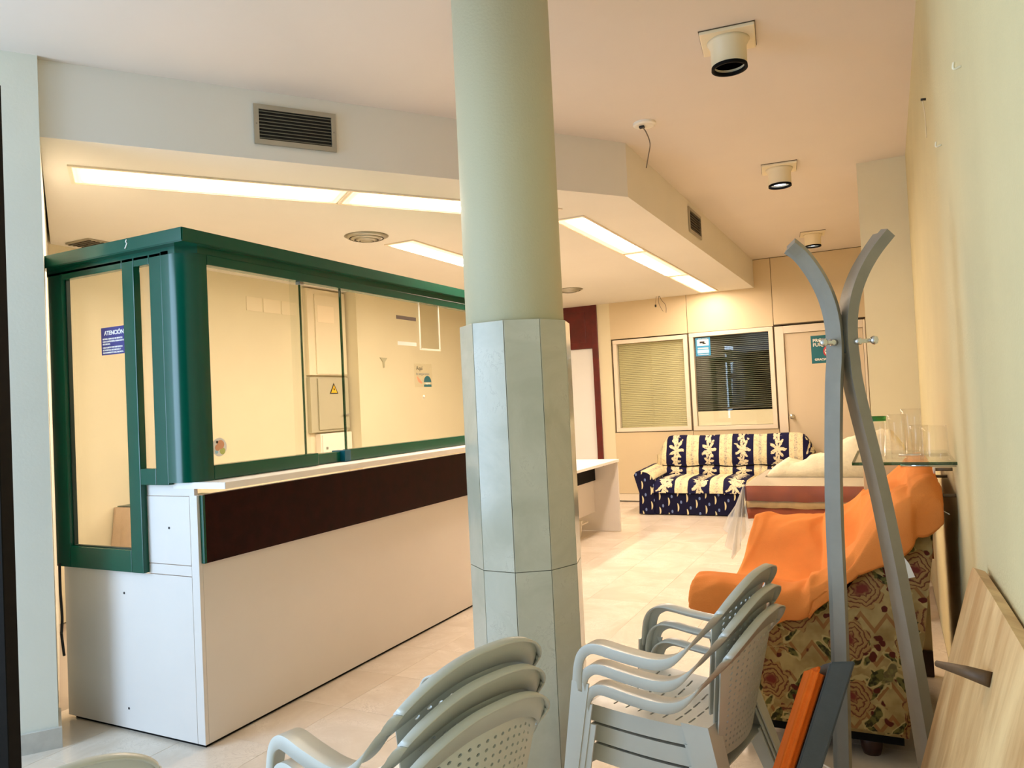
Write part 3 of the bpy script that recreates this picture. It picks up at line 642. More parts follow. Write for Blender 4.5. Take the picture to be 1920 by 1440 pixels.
o = box('glass_sheet', (-5.13, 3.62, .736), (-4.58, 4.38, .742), M['glass_edge'], origin=(-4.85, 4.0, .736)); tag(o, 'thin glass sheet lying on the dusty pink tablecloth', 'glass sheet')
# ================================================================== ceiling fittings
def luminaire(label, a, b, wdt, n, mats, z=ZS):
    """a,b: centre line ends (x,y); n diffusers"""
    a, b = Vector((*a, 0)), Vector((*b, 0)); d = (b-a); L = d.length; d.normalize(); s = Vector((-d.y, d.x, 0)); h = wdt/2
    r = root('ceiling_light', (*(a.lerp(b, .5))[:2], z), label, 'ceiling light', 'fluorescent ceiling lights')
    bm = bmesh.new(); e = .016; t0, t1 = z-.008, z+.004
    def bar(p, q, w0, w1):
        add_prism(bm, [((p+s*w0).x, (p+s*w0).y), ((q+s*w0).x, (q+s*w0).y), ((q+s*w1).x, (q+s*w1).y), ((p+s*w1).x, (p+s*w1).y)], t0, t1)
    bar(a, b, h-e, h); bar(a, b, -h, -h+e); bar(a, a+d*e, -h+e, h-e); bar(b-d*e, b, -h+e, h-e)
    for i in range(1, n): p = a+d*(L*i/n); bar(p-d*.005, p+d*.005, -h+e, h-e)
    finish('frame', bm, M['beige_frame'], r)
    for i in range(n):
        p, q2 = a+d*(L*i/n+.018), a+d*(L*(i+1)/n-.018); bm = bmesh.new()
        vs = [bm.verts.new(v+Vector((0, 0, z-.003))) for v in (p+s*(h-e), q2+s*(h-e), q2-s*(h-e), p-s*(h-e))]
        f = bm.faces.new(vs[::-1]); uvl = bm.loops.layers.uv.new('UVMap')
        um = {vs[0]: (0, 1), vs[1]: (1, 1), vs[2]: (1, 0), vs[3]: (0, 0)}
        for lp in f.loops: lp[uvl].uv = um[lp.vert]
        f.normal_update()
        if f.normal.z > 0: f.normal_flip()
        finish('diffuser', bm, M[mats[i]], r, recalc=False)
    return r
ca = Vector((-3.491, 2.26, 0)); ca2 = ca+DG*2.80; off = Vector((-DG.y, DG.x, 0))*.165
luminaire('long fluorescent ceiling light along the slanting edge of the lowered ceiling', (ca+off)[:2], (ca2+off)[:2], .31, 2, ('lamp', 'lamp'))
luminaire('fluorescent ceiling light above the bank counter beside the round air diffuser', (-3.253, 4.667), (-3.253, 7.40), .268, 2, ('lamp_a', 'lamp_a'))
luminaire('fluorescent ceiling light in three bays running towards the beige partition', (-1.915, 4.78), (-1.915, 9.35), .235, 3, ('lamp_b', 'lamp_a', 'lamp'))
def diffuser(x, y, label):
    r = root('air_diffuser', (x, y, ZS), label, 'air diffuser', 'round ceiling air diffusers')
    for i, (r0, r1, dz) in enumerate(((.125, .160, .012), (.088, .116, .022), (.052, .080, .030))):
        bm = bmesh.new(); add_lathe(bm, [(r0, -dz-.006), (r1, -.001 if i == 0 else -dz+.004), (r1-.006, 0 if i == 0 else -dz+.010), (r0-.004, -dz)], (x, y, ZS), 40, close=True); finish('ring', bm, M['alu'], r, smooth=True)
    lathe('centre_disc', [(.004, -.030), (.044, -.036), (.040, -.026)], (x, y, ZS), M['alu'], r, 32, smooth=True)
    lathe('dark_throat', [(.124, -.001), (.124, -.0005)], (x, y, ZS), M['ink'], r, 32)
diffuser(-3.324, 4.37, 'round grey air diffuser in the lowered ceiling beside the counter light')
diffuser(-3.19, 7.90, 'round air diffuser in the lowered ceiling near the red door')
def grille(label, p, ux, n, wd, ht, k):
    """p: centre on the wall, ux along, n outwards"""
    p, ux, n = Vector(p), Vector(ux).normalized(), Vector(n).normalized(); rot = Matrix((( ux.x, n.x, 0, 0), (ux.y, n.y, 0, 0), (0, 0, 1, 0), (0, 0, 0, 1)))
    r = root('vent_grille', p, label, 'vent', 'vent grilles in the bulkhead')
    def bb(bm, x0, x1, y0_, y1_, z0, z1, tilt=0, bev=0):
        c = Vector(((x0+x1)/2, (y0_+y1_)/2, (z0+z1)/2)); mt = rot @ Matrix.Translation(c) @ Matrix.Rotation(tilt, 4, 'X')
        h = Vector(((x1-x0)/2, (y1_-y0_)/2, (z1-z0)/2)); vs = add_box(bm, -h, h, bev); bmesh.ops.transform(bm, matrix=Matrix.Translation(p) @ mt, verts=vs)
    f = .024; bm = bmesh.new()
    for x0, x1, z0, z1 in ((-wd/2, wd/2, ht/2-f, ht/2), (-wd/2, wd/2, -ht/2, -ht/2+f), (-wd/2, -wd/2+f, -ht/2+f, ht/2-f), (wd/2-f, wd/2, -ht/2+f, ht/2-f)): bb(bm, x0, x1, 0, .012, z0, z1)
    finish('frame', bm, M['alu'], r)
    bm = bmesh.new(); bb(bm, -wd/2+f, wd/2-f, -.002, .001, -ht/2+f, ht/2-f); finish('dark_duct', bm, M['ink'], r)
    for i in range(k):
        z = -ht/2+f+(i+.5)*(ht-2*f)/k; bm = bmesh.new(); bb(bm, -wd/2+f, wd/2-f, .001, .011, z-.0022, z+.0022, -.35); finish('slat', bm, M['alu_dark'], r)
    for s in (-1, 1):
        bm = bmesh.new(); c = p+ux*(s*(wd/2-f/2))+n*.012; add_lathe(bm, [(.004, 0), (.004, .001)], (0, 0, 0), 10, 'Y'); bmesh.ops.transform(bm, matrix=Matrix.Translation(c) @ rot, verts=list(bm.verts)); finish('screw', bm, M['steel'], r)
n_d = Vector((DG.y, -DG.x, 0))
def on_diag(s, z): v = PF+DG*s; return (v.x+n_d.x*.001, v.y+n_d.y*.001, z)
grille('wide vent grille high on the slanting white bulkhead above the counter', on_diag(1.103, 2.794), DG, n_d, .405, .198, 9)
grille('small vent grille on the long straight bulkhead side towards the partition', (-1.399, 6.365), (0, 1, 0), (1, 0, 0), .44, .205, 7) if False else grille('small vent grille on the long straight bulkhead side towards the partition', (-1.399, 6.365, 2.806), (0, 1, 0), (1, 0, 0), .44, .205, 7)
lv = root('ceiling_vent', (-4.93, 3.33, ZS), 'small ceiling vent above the glazed end of the counter, beside the pale pillar', 'vent')
box('frame', (-5.05, 3.24, ZS-.012), (-4.80, 3.42, ZS), M['alu'], lv, .002)
for i in range(5): box('slat', (-5.04, 3.255+i*.032, ZS-.016), (-4.81, 3.268+i*.032, ZS-.012), M['ink'], lv)
def spot(x, y, lit, label, yaw):
    r = root('ceiling_spot', (x, y, ZC), label, 'spotlight', 'ceiling spotlights')
    bm = bmesh.new(); add_box(bm, (-.118, -.118, -.018), (.118, .118, 0), .006, None); bmesh.ops.transform(bm, matrix=Matrix.Translation((x, y, ZC)) @ Matrix.Rotation(yaw, 4, 'Z'), verts=list(bm.verts)); finish('base_plate', bm, M['cream_plastic'], r)
    bm = bmesh.new(); add_box(bm, (-.1205, -.1205, -.004), (.1205, .1205, -.0005)); bmesh.ops.transform(bm, matrix=Matrix.Translation((x, y, ZC)) @ Matrix.Rotation(yaw, 4, 'Z'), verts=list(bm.verts)); finish('plate_gasket', bm, M['seam'], r)
    lathe('housing', [(.094, -.018), (.088, -.028), (.079, -.045), (.078, -.135), (.070, -.135), (.069, -.050)], (x, y, ZC), M['cream_plastic'], r, 40, smooth=True)
    bm = bmesh.new(); add_lathe(bm, [(.0785, -.130), (.0795, -.144), (.068, -.144), (.066, -.130)], (x, y, ZC), 40, close=True); finish('black_rim', bm, M['black'], r, smooth=True)
    lathe('reflector', [(.069, -.118), (.03, -.085)], (x, y, ZC), M['void'] if not lit else M['chrome'], r, 32)
    if lit: lathe('bulb', [(.046, -.121), (.044, -.126), (.01, -.128)], (x, y, ZC), M['bulb'], r, 24)
YAW = .12
spot(-.565, 3.46, False, 'unlit ceiling spotlight with black mouth closest to the column', YAW)
spot(-.62, 5.66, True, 'lit ceiling spotlight midway between the dark one and the one by the partition', YAW)
spot(-.62, 8.28, True, 'small lit ceiling spotlight near the beige partition', YAW)
rz = root('ceiling_rose', (-1.197, 4.267, ZC), 'white ceiling rose with a bare wire hanging from it', 'ceiling rose')
lathe('rose_plate', [(.066, 0), (.066, -.012), (.055, -.018)], (-1.197, 4.267, ZC), M['white_plastic'], rz, 28)
box('terminal', (-1.225, 4.245, ZC-.030), (-1.195, 4.268, ZC-.018), M['ink'], rz, .002)
tube('wire', catmull([(-1.21, 4.255, ZC-.02), (-1.185, 4.25, ZC-.06), (-1.165, 4.25, ZC-.13), (-1.178, 4.25, ZC-.20), (-1.195, 4.25, ZC-.27)], 5), .0035, M['brass_wire'], rz, 6)
hw = root('hanging_wire', (-2.523, 9.25, ZS), 'two thin bare wires hanging from the lowered ceiling before the partition', 'wire')
tube('wire', catmull([(-2.52, 9.25, ZS), (-2.49, 9.24, ZS-.06), (-2.44, 9.23, ZS-.13), (-2.44, 9.23, ZS-.22)], 5), .004, M['brass_wire'], hw, 6)
tube('wire', catmull([(-2.53, 9.25, ZS), (-2.535, 9.25, ZS-.08), (-2.50, 9.25, ZS-.17), (-2.48, 9.25, ZS-.20)], 5), .003, M['brass_wire'], hw, 6)
lathe('connector', [(.010, -.135), (.013, -.12), (.010, -.105)], (-2.575, 9.25, ZS), M['ink'], hw, 10)
tube('connector_wire', [(-2.575, 9.25, ZS-.105), (-2.56, 9.25, ZS)], .0025, M['brass_wire'], hw, 6)
# ================================================================== far side: signs, desk, sofa
ys = YB+.0105
ns = root('no_smoking_sign', (-.62, ys, 1.67), 'teal no smoking sign on the beige door behind the coat rack', 'sign')
box('sign_plate', (-.795, ys, 1.655), (-.440, ys+.002, 1.982), M['teal_print'], ns)
for s, z in (('PROHIBIDO', 1.905), ('FUMAR', 1.855)): text('lettering', s, .055, M['paper'], ns, (-.775, ys-.001, z), (1, 0, 0), (0, 0, 1), bold=.0012)
text('lettering', 'GRACIAS', .036, M['paper'], ns, (-.762, ys-.001, 1.688), (1, 0, 0), (0, 0, 1), bold=.001)
lathe('white_disc', [(.062, 0), (.062, -.001)], (-.60, ys-.0002, 1.79), M['paper'], ns, 32, 'Y')
bm = bmesh.new(); add_lathe(bm, [(.052, 0), (.066, 0), (.066, -.003), (.052, -.003)], (-.60, ys, 1.79), 36, 'Y', close=True); add_box(bm, (-.05, -.003, -.006), (.05, -.0012, .006)); bmesh.ops.transform(bm, matrix=Matrix.Translation((-.60, ys, 1.79)) @ Matrix.Rotation(.75, 4, 'Y'), verts=list(bm.verts)[-8:]); finish('red_ring', bm, M['red'], ns)
box('cigarette', (-.640, ys-.0022, 1.782), (-.565, ys-.0012, 1.797), M['ink'], ns)
cs = root('camera_sticker', (-2.08, YB+.012, 1.84), 'light blue security camera sticker in the corner of the dark office window', 'sticker')
yy = YB+.0155
box('sticker_sheet', (-2.147, yy, 1.838), (-1.965, yy+.0012, 2.066), M['blue_print'], cs)
box('white_field', (-2.128, yy-.001, 1.965), (-1.985, yy-.0002, 2.045), M['paper'], cs)
bm = bmesh.new(); add_box(bm, (-2.095, yy-.002, 1.997), (-2.035, yy-.0012, 2.02)); add_box(bm, (-2.06, yy-.002, 1.985), (-2.02, yy-.0012, 2.0)); finish('camera_symbol', bm, M['ink'], cs)
box('pale_field', (-2.128, yy-.001, 1.872), (-1.985, yy-.0002, 1.915), M['pale_blue'], cs)
for z in (1.935, 1.925, 1.852): box('text_line', (-2.122, yy-.001, z), (-1.99, yy-.0002, z+.006), M['paper'], cs)
text('lettering', 'ZONA VIGILADA', .015, M['paper'], cs, (-2.056, yy-.001, 2.049), (1, 0, 0), (0, 0, 1), 'CENTER')
# desk beyond the column
dk = root('office_desk', (-2.7, 7.3, 0), 'white office desk with slab end and dark modesty panel beyond the column', 'desk')
box('desktop', (-3.30, 5.55, .712), (-2.50, 7.315, .738), M['counter_top'], dk, .002)
box('end_slab', (-3.28, 7.285, .006), (-2.512, 7.312, .711), M['laminate'], dk, .002)
box('end_slab', (-3.28, 5.56, .006), (-2.512, 5.585, .711), M['laminate'], dk, .002)
box('modesty_panel', (-2.775, 5.586, .525), (-2.757, 7.284, .711), M['black'], dk, .001)
box('lower_panel', (-2.795, 5.586, .20), (-2.777, 7.284, .525), M['laminate'], dk, .001)
lathe('screw_cap', [(.008, 0), (.008, -.002)], (-2.66, 7.285, .675), M['ink'], dk, 10, 'Y')
bm = bmesh.new()
for lo, hi in (((-2.98, 6.93, 0), (-2.80, 6.95, .17)), ((-2.98, 6.95, .12), (-2.80, 7.14, .135))): add_box(bm, lo, hi, .002, Matrix.Rotation(.12, 4, 'Y'))
o = finish('plug_box', bm, M['white_plastic'], origin=(-2.9, 7.03, 0)); tag(o, 'small white plastic holder on the floor under the white desk', 'holder')
# sofa --------------------------------------------------------------
sx0, sx1, sy0, sy1 = -2.66, -.72, 8.40, 9.36
sf = root('sofa', (-1.69, 8.85, 0), 'three-seat sofa with navy and cream striped floral cover against the beige partition', 'sofa')
bm = bmesh.new(); add_box(bm, (sx0+.02, sy0+.02, .008), (sx1-.02, sy1-.06, .262), .012); finish('skirt', bm, M['sprig'], sf)
# seat cushions
SW = (sx1-.17-(sx0+.17))/3
for i in range(3):
    a = sx0+.17+i*SW; bm = bmesh.new(); nx, ny = 10, 12; gv = []
    for iy in range(ny+1):
        row = []
        for ix in range(nx+1):
            u, v = ix/nx, iy/ny; x = a+.002+u*(SW-.004); y = sy0-.01+v*.66
            z = .385+.03*(1-(2*u-1)**4)*math.sin(min(1, v*1.3+.12)*PI*.7)-.09*max(0, 1-v/.14)**2
            row.append(bm.verts.new((x, y, z)))
        gv.append(row)
    for iy in range(ny):
        for ix in range(nx): bm.faces.new((gv[iy][ix], gv[iy][ix+1], gv[iy+1][ix+1], gv[iy+1][ix]))
    lo = [bm.verts.new((v.co.x, sy0-.012+.004, .255)) for v in gv[0]]
    for ix in range(nx): bm.faces.new((lo[ix], lo[ix+1], gv[0][ix+1], gv[0][ix]))
    for s, c in ((0, 0), (1, nx)):
        lw = [bm.verts.new((r_[c].co.x, r_[c].co.y, .25)) for r_ in gv]
        for iy in range(ny): bm.faces.new((lw[iy], lw[iy+1], gv[iy+1][c], gv[iy][c]))
    finish('seat_cushion', bm, M['sofa'], sf, smooth=True)
# back: one long arched rest with a horizontal tuck
def back_x(x):  # top height along the back
    t = (x-(sx0+.05))/((sx1-.05)-(sx0+.05)); e = min(t, 1-t)
    return .86-.26*max(0, 1-e/.10)**2.2+.01*math.sin(t*PI*3)**2
bm = bmesh.new(); nx = 60; prof_n = 14; rows = []
for ix in range(nx+1):
    x = sx0+.05+(sx1-sx0-.10)*ix/nx; H = back_x(x); col_ = []
    ramp = min(1, min(ix, nx-ix)/3)
    P_ = [(sy0+.62, .36), (sy0+.595, .42), (sy0+.60, .47), (sy0+.635, .50), (sy0+.60, .54), (sy0+.615, .64), (sy0+.665, H-.10), (sy0+.70, H-.03), (sy0+.75, H), (sy0+.82, H-.005), (sy0+.875, H-.05), (sy0+.89, H-.15), (sy0+.90, .30)]
    for (y, z) in P_:
        yc = sy0+.76; col_.append(bm.verts.new((x, yc+(y-yc)*(.55+.45*ramp), z)))
    rows.append(col_)
for A, B in zip(rows, rows[1:]):
    for j in range(len(A)-1): bm.faces.new((A[j], A[j+1], B[j+1], B[j]))
bm.faces.new(rows[0]); bm.faces.new(rows[-1][::-1])
o = finish('backrest', bm, M['sofa'], sf, smooth=True)
tube('tuck_line', [(sx0+.13+(sx1-sx0-.26)*i/40, sy0+.626+.004*math.sin(i*1.7), .503+.012*math.cos(i/40*6*PI)) for i in range(41)], .008, M['black'], sf, 6)
for s, xa in ((1, sx0), (-1, sx1)):
    # scroll arm: outline in xz swept along y, lower at the front
    prof = [(.0, .01), (.012, .25), (-.03, .40), (-.045, .455), (-.02, .492), (.04, .50), (.11, .485), (.165, .45), (.185, .40), (.180, .01)]
    bm = bmesh.new(); rws = []
    for k in range(7):
        v = k/6; y = sy0+.004+v*.756; rws.append([bm.verts.new((xa+s*px, y, pz*(1 if pz < .3 else 1.0)+(.03*v if pz > .3 else 0))) for px, pz in prof])
    for A, B in zip(rws, rws[1:]):
        for j in range(len(prof)-1): f = bm.faces.new((A[j], A[j+1], B[j+1], B[j])); f.material_index = 1 if 3 <= j <= 7 else 0
    f = bm.faces.new(rws[0]); f2 = bm.faces.new(rws[-1][::-1])
    o = finish('arm', bm, [M['sprig'], M['sofa']], sf)
    for p in o.data.polygons: p.use_smooth = len(p.vertices) == 4
# table with plastic covered cloth -----------------------------------------
tx0, tx1, ty0, ty1, tz = -.83, .13, 4.83, 5.80, .775
tt = root('dining_table', (-.35, 5.3, 0), 'wooden table under a beige cloth with rust red trim behind the orange armchair', 'table')
box('tabletop', (tx0+.01, ty0+.01, tz-.035), (tx1-.01, ty1-.01, tz-.006), M['pine'], tt, .002)
for x in (tx0+.075, tx1-.075):
    for y in (ty0+.07, ty1-.07): box('leg', (x-.032, y-.032, 0), (x+.032, y+.032, tz-.036), M['pine'], tt, .003)
bm = bmesh.new(); add_box(bm, (tx0+.11, ty0+.055, tz-.19), (tx1-.11, ty0+.08, tz-.037)); add_box(bm, (tx0+.055, ty0+.11, tz-.19), (tx0+.08, ty1-.11, tz-.037)); finish('apron', bm, M['straw'], tt)
box('crossbar', (tx0+.115, ty1-.09, .30), (tx1-.115, ty1-.06, .52), M['cardboard'], tt, .003)
tc = root('beige_tablecloth', (-.35, 5.3, tz), 'beige tablecloth with two rust red bands hanging over the table edge', 'tablecloth')
bm = bmesh.new(); add_box(bm, (tx0-.004, ty0-.004, tz-.004), (tx1+.004, ty1+.004, tz+.002), .001); finish('cloth_top', bm, M['table_cloth'], tc)
def hang(name, z1, z0, mat, out):
    bm = bmesh.new(); n = 40
    for (a, b_, nx_, ny_) in (((tx0, ty0), (tx1, ty0), 0, -1), ((tx0, ty1), (tx0, ty0), -1, 0)):
        A, B = [], []
        for i in range(n+1):
            t = i/n; x, y = a[0]+(b_[0]-a[0])*t, a[1]+(b_[1]-a[1])*t; k = .003*math.sin(t*31)+.002*math.sin(t*13)
            A.append(bm.verts.new((x+nx_*out, y+ny_*out, z1))); B.append(bm.verts.new((x+nx_*(out+.004+k), y+ny_*(out+.004+k), z0+k)))
        for i in range(n): bm.faces.new((A[i], A[i+1], B[i+1], B[i]))
    o = finish(name, bm, mat, tc, smooth=True); solidify(o, .002, 1.0)
hang('red_band', tz, tz-.094, M['rust'], .005); hang('straw_band', tz-.090, tz-.136, M['straw'], .002); hang('red_hem', tz-.132, tz-.205, M['rust'], .001)
# clear plastic cover: sheet on top, corner hanging in folds
pc = root('plastic_cover', (-.35, 5.3, tz+.004), 'clear plastic sheet over the table hanging in folds from its corner', 'plastic sheet')
bm = bmesh.new(); add_box(bm, (tx0-.01, ty0-.01, tz+.004), (tx1+.006, ty1+.006, tz+.006)); finish('top_sheet', bm, M['plastic_film'], pc)
bm = bmesh.new(); n = 30; R0, R1, R2, R3 = [], [], [], []
for i in range(n+1):
    t = i/n; an = PI*.98+t*PI*.62; d = Vector((math.cos(an), math.sin(an), 0)); c = Vector((tx0-.012, ty0-.014, 0)); wv = .012*math.sin(t*26)
    dep = .44-.26*abs(t-.5)*1.5
    R0.append(bm.verts.new((c.x+d.x*.004, c.y+d.y*.004, tz+.004))); R1.append(bm.verts.new((c.x+d.x*(.045+wv), c.y+d.y*(.045+wv), tz-.12)))
    R2.append(bm.verts.new((c.x+d.x*(.085+2*wv), c.y+d.y*(.085+2*wv), tz-.25*dep/.35))); R3.append(bm.verts.new((c.x+d.x*(.11+2.6*wv), c.y+d.y*(.11+2.6*wv), tz-dep)))
for A, B in ((R0, R1), (R1, R2), (R2, R3)):
    for i in range(n): bm.faces.new((A[i], A[i+1], B[i+1], B[i]))
finish('hanging_corner', bm, M['plastic_folds'], pc, smooth=True)
bm = bmesh.new(); n = 26; A, B = [], []
for i in range(n+1):
    t = i/n; x = tx0-.01+t*(tx1-tx0); A.append(bm.verts.new((x, ty0-.016, tz+.004))); B.append(bm.verts.new((x, ty0-.024-.004*math.sin(t*30), tz-.10-.05*max(0, 1-t*6))))
for i in range(n): bm.faces.new((A[i], A[i+1], B[i+1], B[i]))
finish('front_flap', bm, M['plastic_flap'], pc, smooth=True)
# crumpled quilt on the rear of the table
def heap(name, x0, x1, y0_, y1_, zb, hf, mat, nx=40, ny=24):
    bm = bmesh.new(); g = []
    for j in range(ny+1):
        r = []
        for i in range(nx+1):
            u, v = i/nx, j/ny; r.append(bm.verts.new((x0+u*(x1-x0), y0_+v*(y1_-y0_), zb+hf(u, v))))
        g.append(r)
    for j in range(ny):
        for i in range(nx): bm.faces.new((g[j][i], g[j][i+1], g[j+1][i+1], g[j+1][i]))
    bd = [e for e in bm.edges if e.is_boundary]; ex = bmesh.ops.extrude_edge_only(bm, edges=bd); vs = [v for v in ex['geom'] if isinstance(v, bmesh.types.BMVert)]
    for v in vs: v.co.z = zb
    bmesh.ops.holes_fill(bm, edges=[e for e in bm.edges if e.is_boundary], sides=0)
    return finish(name, bm, mat, origin=((x0+x1)/2, (y0_+y1_)/2, zb), smooth=True)
def qh(u, v):
    e = max(0, min(u, 1-u, .5-abs(v-.5))*7); e = math.sqrt(min(1, e))
    b1 = .05+.055*math.exp(-((u-.13)/.10)**2)+.05*math.exp(-((u-.33)/.08)**2)+.24*(1/(1+math.exp(-(u-.47)*14)))
    return e*(b1*(.8+.2*math.sin(v*5))+.02*mnoise.noise(Vector((u*9, v*6, 0)))+.012*mnoise.noise(Vector((u*22, v*15, 3))))
o = heap('quilt', -.78, .12, 5.28, 5.78, tz+.0065, qh, M['quilt']); tag(o, 'crumpled cream quilted bedding heaped on the plastic covered table', 'quilt')
# ================================================================== armchair with orange throw
ax0, ax1, ay0, ay1 = -.66, .02, 2.985, 3.86
ac = root('armchair', (-.3, 3.4, 0), 'armchair in brown and green floral tapestry under an orange throw', 'armchair')
def side(y, th, xmin=-9):
    o_ = [(x if x > -.4 else x+(xmin if xmin > 0 else 0), z) for x, z in ((-.655, .10), (-.665, .40), (-.690, .47), (-.70, .54), (-.66, .560), (-.50, .565), (-.30, .565), (-.16, .61), (-.07, .73), (.0, .87), (.05, .955), (.10, .955), (.112, .88), (.105, .78), (.06, .45), (-.005, .10))]
    bm = bmesh.new(); add_extrude(bm, [(x, y, z) for x, z in o_], (0, th, 0)); bmesh.ops.bevel(bm, geom=[e for e in bm.edges if abs(e.verts[0].co.y-e.verts[1].co.y) < 1e-5], offset=.022, segments=3, affect='EDGES', clamp_overlap=True)
    finish('side_panel', bm, M['tapestry'], ac)
side(ay0, .17); side(ay1-.17, .17, .13)
box('seat_base', (-.56, ay0+.172, .10), (-.03, ay1-.172, .34), M['tapestry'], ac, .02)
box('seat_cushion', (-.57, ay0+.175, .342), (-.10, ay1-.175, .47), M['tapestry'], ac, .045)
bm = bmesh.new(); add_extrude(bm, [(x, ay0+.173, z) for x, z in ((-.095, .345), (-.10, .50), (-.015, .89), (.03, .955), (.085, .955), (.105, .88), (.03, .30), (.0, .20), (-.03, .345))], (0, ay1-ay0-.346, 0)); bmesh.ops.bevel(bm, geom=list(bm.edges), offset=.02, segments=2, affect='EDGES'); finish('backrest', bm, M['tapestry'], ac)
box('shadow_strip', (-.51, ay0+.02, .075), (-.02, ay1-.02, .102), M['black'], ac)  # black strip standing in for the shadow gap under the armchair
for x in (-.55, -.13):
    for y in (ay0+.10, ay1-.10): lathe('foot', [(.030, 0), (.036, .02), (.040, .05), (.034, .076)], (x, y, 0), M['brown_foot'], ac, 16, smooth=True)
# throw ------------------------------------------------------------
th = bmesh.new(); NS, NTT = 64, 72; G_ = []
def fold(s, t): return .016*mnoise.noise(Vector((s*3.2+t*2, t*4.0-s*2, 1)))+.030*max(0, .34-abs(mnoise.noise(Vector((s*1.6+t*5.0, t*7-s*6.0, 5)))))**1.0*1.6-.008
for i in range(NS+1):
    s = i/NS
    x = interp([0, .06, .55, .72, .88, 1], [-.735, -.745, -.30, -.14, .045, .140], s)
    topN = interp([0, .05, .12, .45, .58, .72, .85, .95, 1], [.545, .595, .622, .612, .66, .78, .985, 1.028, .985], s)
    hangN = interp([0, .1, .3, .52, .74, .92, 1], [.50, .50, .475, .52, .68, .82, .88], s)
    seat = interp([0, .05, .12, .50, .66, .82, .93, 1], [.48, .505, .515, .535, .62, .93, 1.025, .985], s)
    topF = interp([0, .05, .12, .50, .62, .74, .88, .95, 1], [.60, .72, .745, .752, .79, .87, 1.005, 1.025, .985], s)
    hangF = min(.55, topF-.05)
    yy_ = [2.955, 2.948, 2.950, 2.972, 3.03, 3.10, 3.16, 3.23, 3.34, 3.50, 3.62, 3.70, 3.76, 3.83, 3.885, 3.905, 3.91]
    sag = max(0, 1-abs(s-.3)/.45)
    zz_ = [hangN, (hangN+topN)/2-.02, topN-.05, topN-.010, topN+.004, topN-.004, topN+(seat-topN)*.25, topN+(seat-topN)*.62, seat, seat+.01, seat+(topF-seat)*.35, seat+(topF-seat)*.72, topF-.02, topF, topF-.005, topF-.04, hangF]
    pts = catmull([Vector((x, y, z)) for y, z in zip(yy_, zz_)], 6); row = []
    for j in range(NTT+1):
        f = j/NTT*(len(pts)-1); k = min(int(f), len(pts)-2); p = pts[k].lerp(pts[k+1], f-k); t = j/NTT
        fl = fold(s, t)
        # ridge folds running diagonally from the back corner to the seat
        fl += .012*math.exp(-((t-.36-.25*(1-s))/.03)**2)*max(0, s-.25)
        bul = .05*math.exp(-((s-.86)/.09)**2)*math.exp(-((t-.12)/.12)**2)
        p.x += .15*interp([.30, .75], [0, 1], t)*max(0, 1-s/.45)
        row.append(th.verts.new((p.x+(.25*fl if s < .97 else 0), p.y-bul-(.4*abs(fl) if t < .15 else 0), p.z+max(fl, -.008)+.004)))
    G_.append(row)
for i in range(NS):
    for j in range(NTT): th.faces.new((G_[i][j], G_[i+1][j], G_[i+1][j+1], G_[i][j+1]))
thr = finish('orange_throw', th, M['orange'], origin=(-.3, 3.4, .6), smooth=True); solidify(thr, .005, 1.0)
tag(thr, 'orange fabric throw draped over seat, arms and back of the floral armchair', 'throw')
hem = [Vector(v.co) for v in ()]
tube('hem_seam', [(thr.location+Vector(thr.data.vertices[i*(NTT+1)].co)+Vector((0, -.004, .016))) for i in range(2, NS-1)], .004, M['orange'], thr, 6)
bm = bmesh.new(); add_extrude(bm, [(.008, 2.905, .775), (.028, 2.905, .745), (.044, 2.905, .700), (.006, 2.905, .690)], (0, .002, 0)); finish('care_label', bm, M['paper'], thr)
tube('loose_thread', catmull([(.09, 3.02, .99), (.10, 2.99, .955), (.125, 2.97, .93), (.16, 2.95, .91)], 5), .0014, M['paper'], thr, 5)
# ================================================================== right wall things
sh = root('glass_shelf', (.05, 3.1, 1.085), 'clear glass shelf on the right wall holding drinking glasses above the armchair', 'shelf')
bm = bmesh.new(); add_box(bm, (-.125, 2.88, 1.086), (XR, 3.42, 1.094)); finish('shelf_plate', bm, M['glass'], sh)
bm = bmesh.new(); add_box(bm, (-.125, 2.874, 1.085), (XR, 2.880, 1.095)); add_box(bm, (-.131, 2.874, 1.085), (-.125, 3.42, 1.095)); finish('glass_edge', bm, M['glass_edge'], sh)
for y in (2.93, 3.36): tube('bracket_pin', [(XR, y, 1.079), (.02, y, 1.079)], .006, M['chrome'], sh, 8)
def tumbler(x, y, r0, r1, h, label, rim=None):
    r = root('drinking_glass', (x, y, 1.095), label, 'glass', 'glasses on the wall shelf')
    zr = h*.90 if rim else h
    def rad(z): return r0+(r1-r0)*(z/h)
    bm = bmesh.new(); add_lathe(bm, [(.001, 0), (r0*.96, 0), (r0, .004)]+[(rad(zr*k/5), zr*k/5) for k in range(1, 6)]+[(rad(zr)-.002, zr), (rad(.02)-.003, .016), (.001, .013)], (x, y, 1.0955), 28, close=True); finish('glass_body', bm, M['tumbler'], r, smooth=True)
    if rim:
        bm = bmesh.new(); add_lathe(bm, [(rad(zr), zr), (r1, h), (r1-.002, h), (rad(zr)-.002, zr)], (x, y, 1.0955), 28, close=True); finish('green_band', bm, M['tumbler_green'], r, smooth=True)
    bm = bmesh.new(); add_lathe(bm, [(r1, h-.002), (r1+.0008, h), (r1-.002, h+.0008), (r1-.0026, h-.001)], (x, y, 1.0955), 28, close=True); finish('rim', bm, M['tumbler_green'] if rim else M['tumbler'], r, smooth=True)
tumbler(-.048, 2.95, .026, .033, .155, 'tall drinking glass with a green rim on the wall shelf', True)
tumbler(.020, 3.02, .026, .033, .158, 'tall clear glass standing beside the green rimmed one')
tumbler(.066, 3.15, .026, .034, .172, 'tallest clear glass on the wall shelf, third from the coat rack')
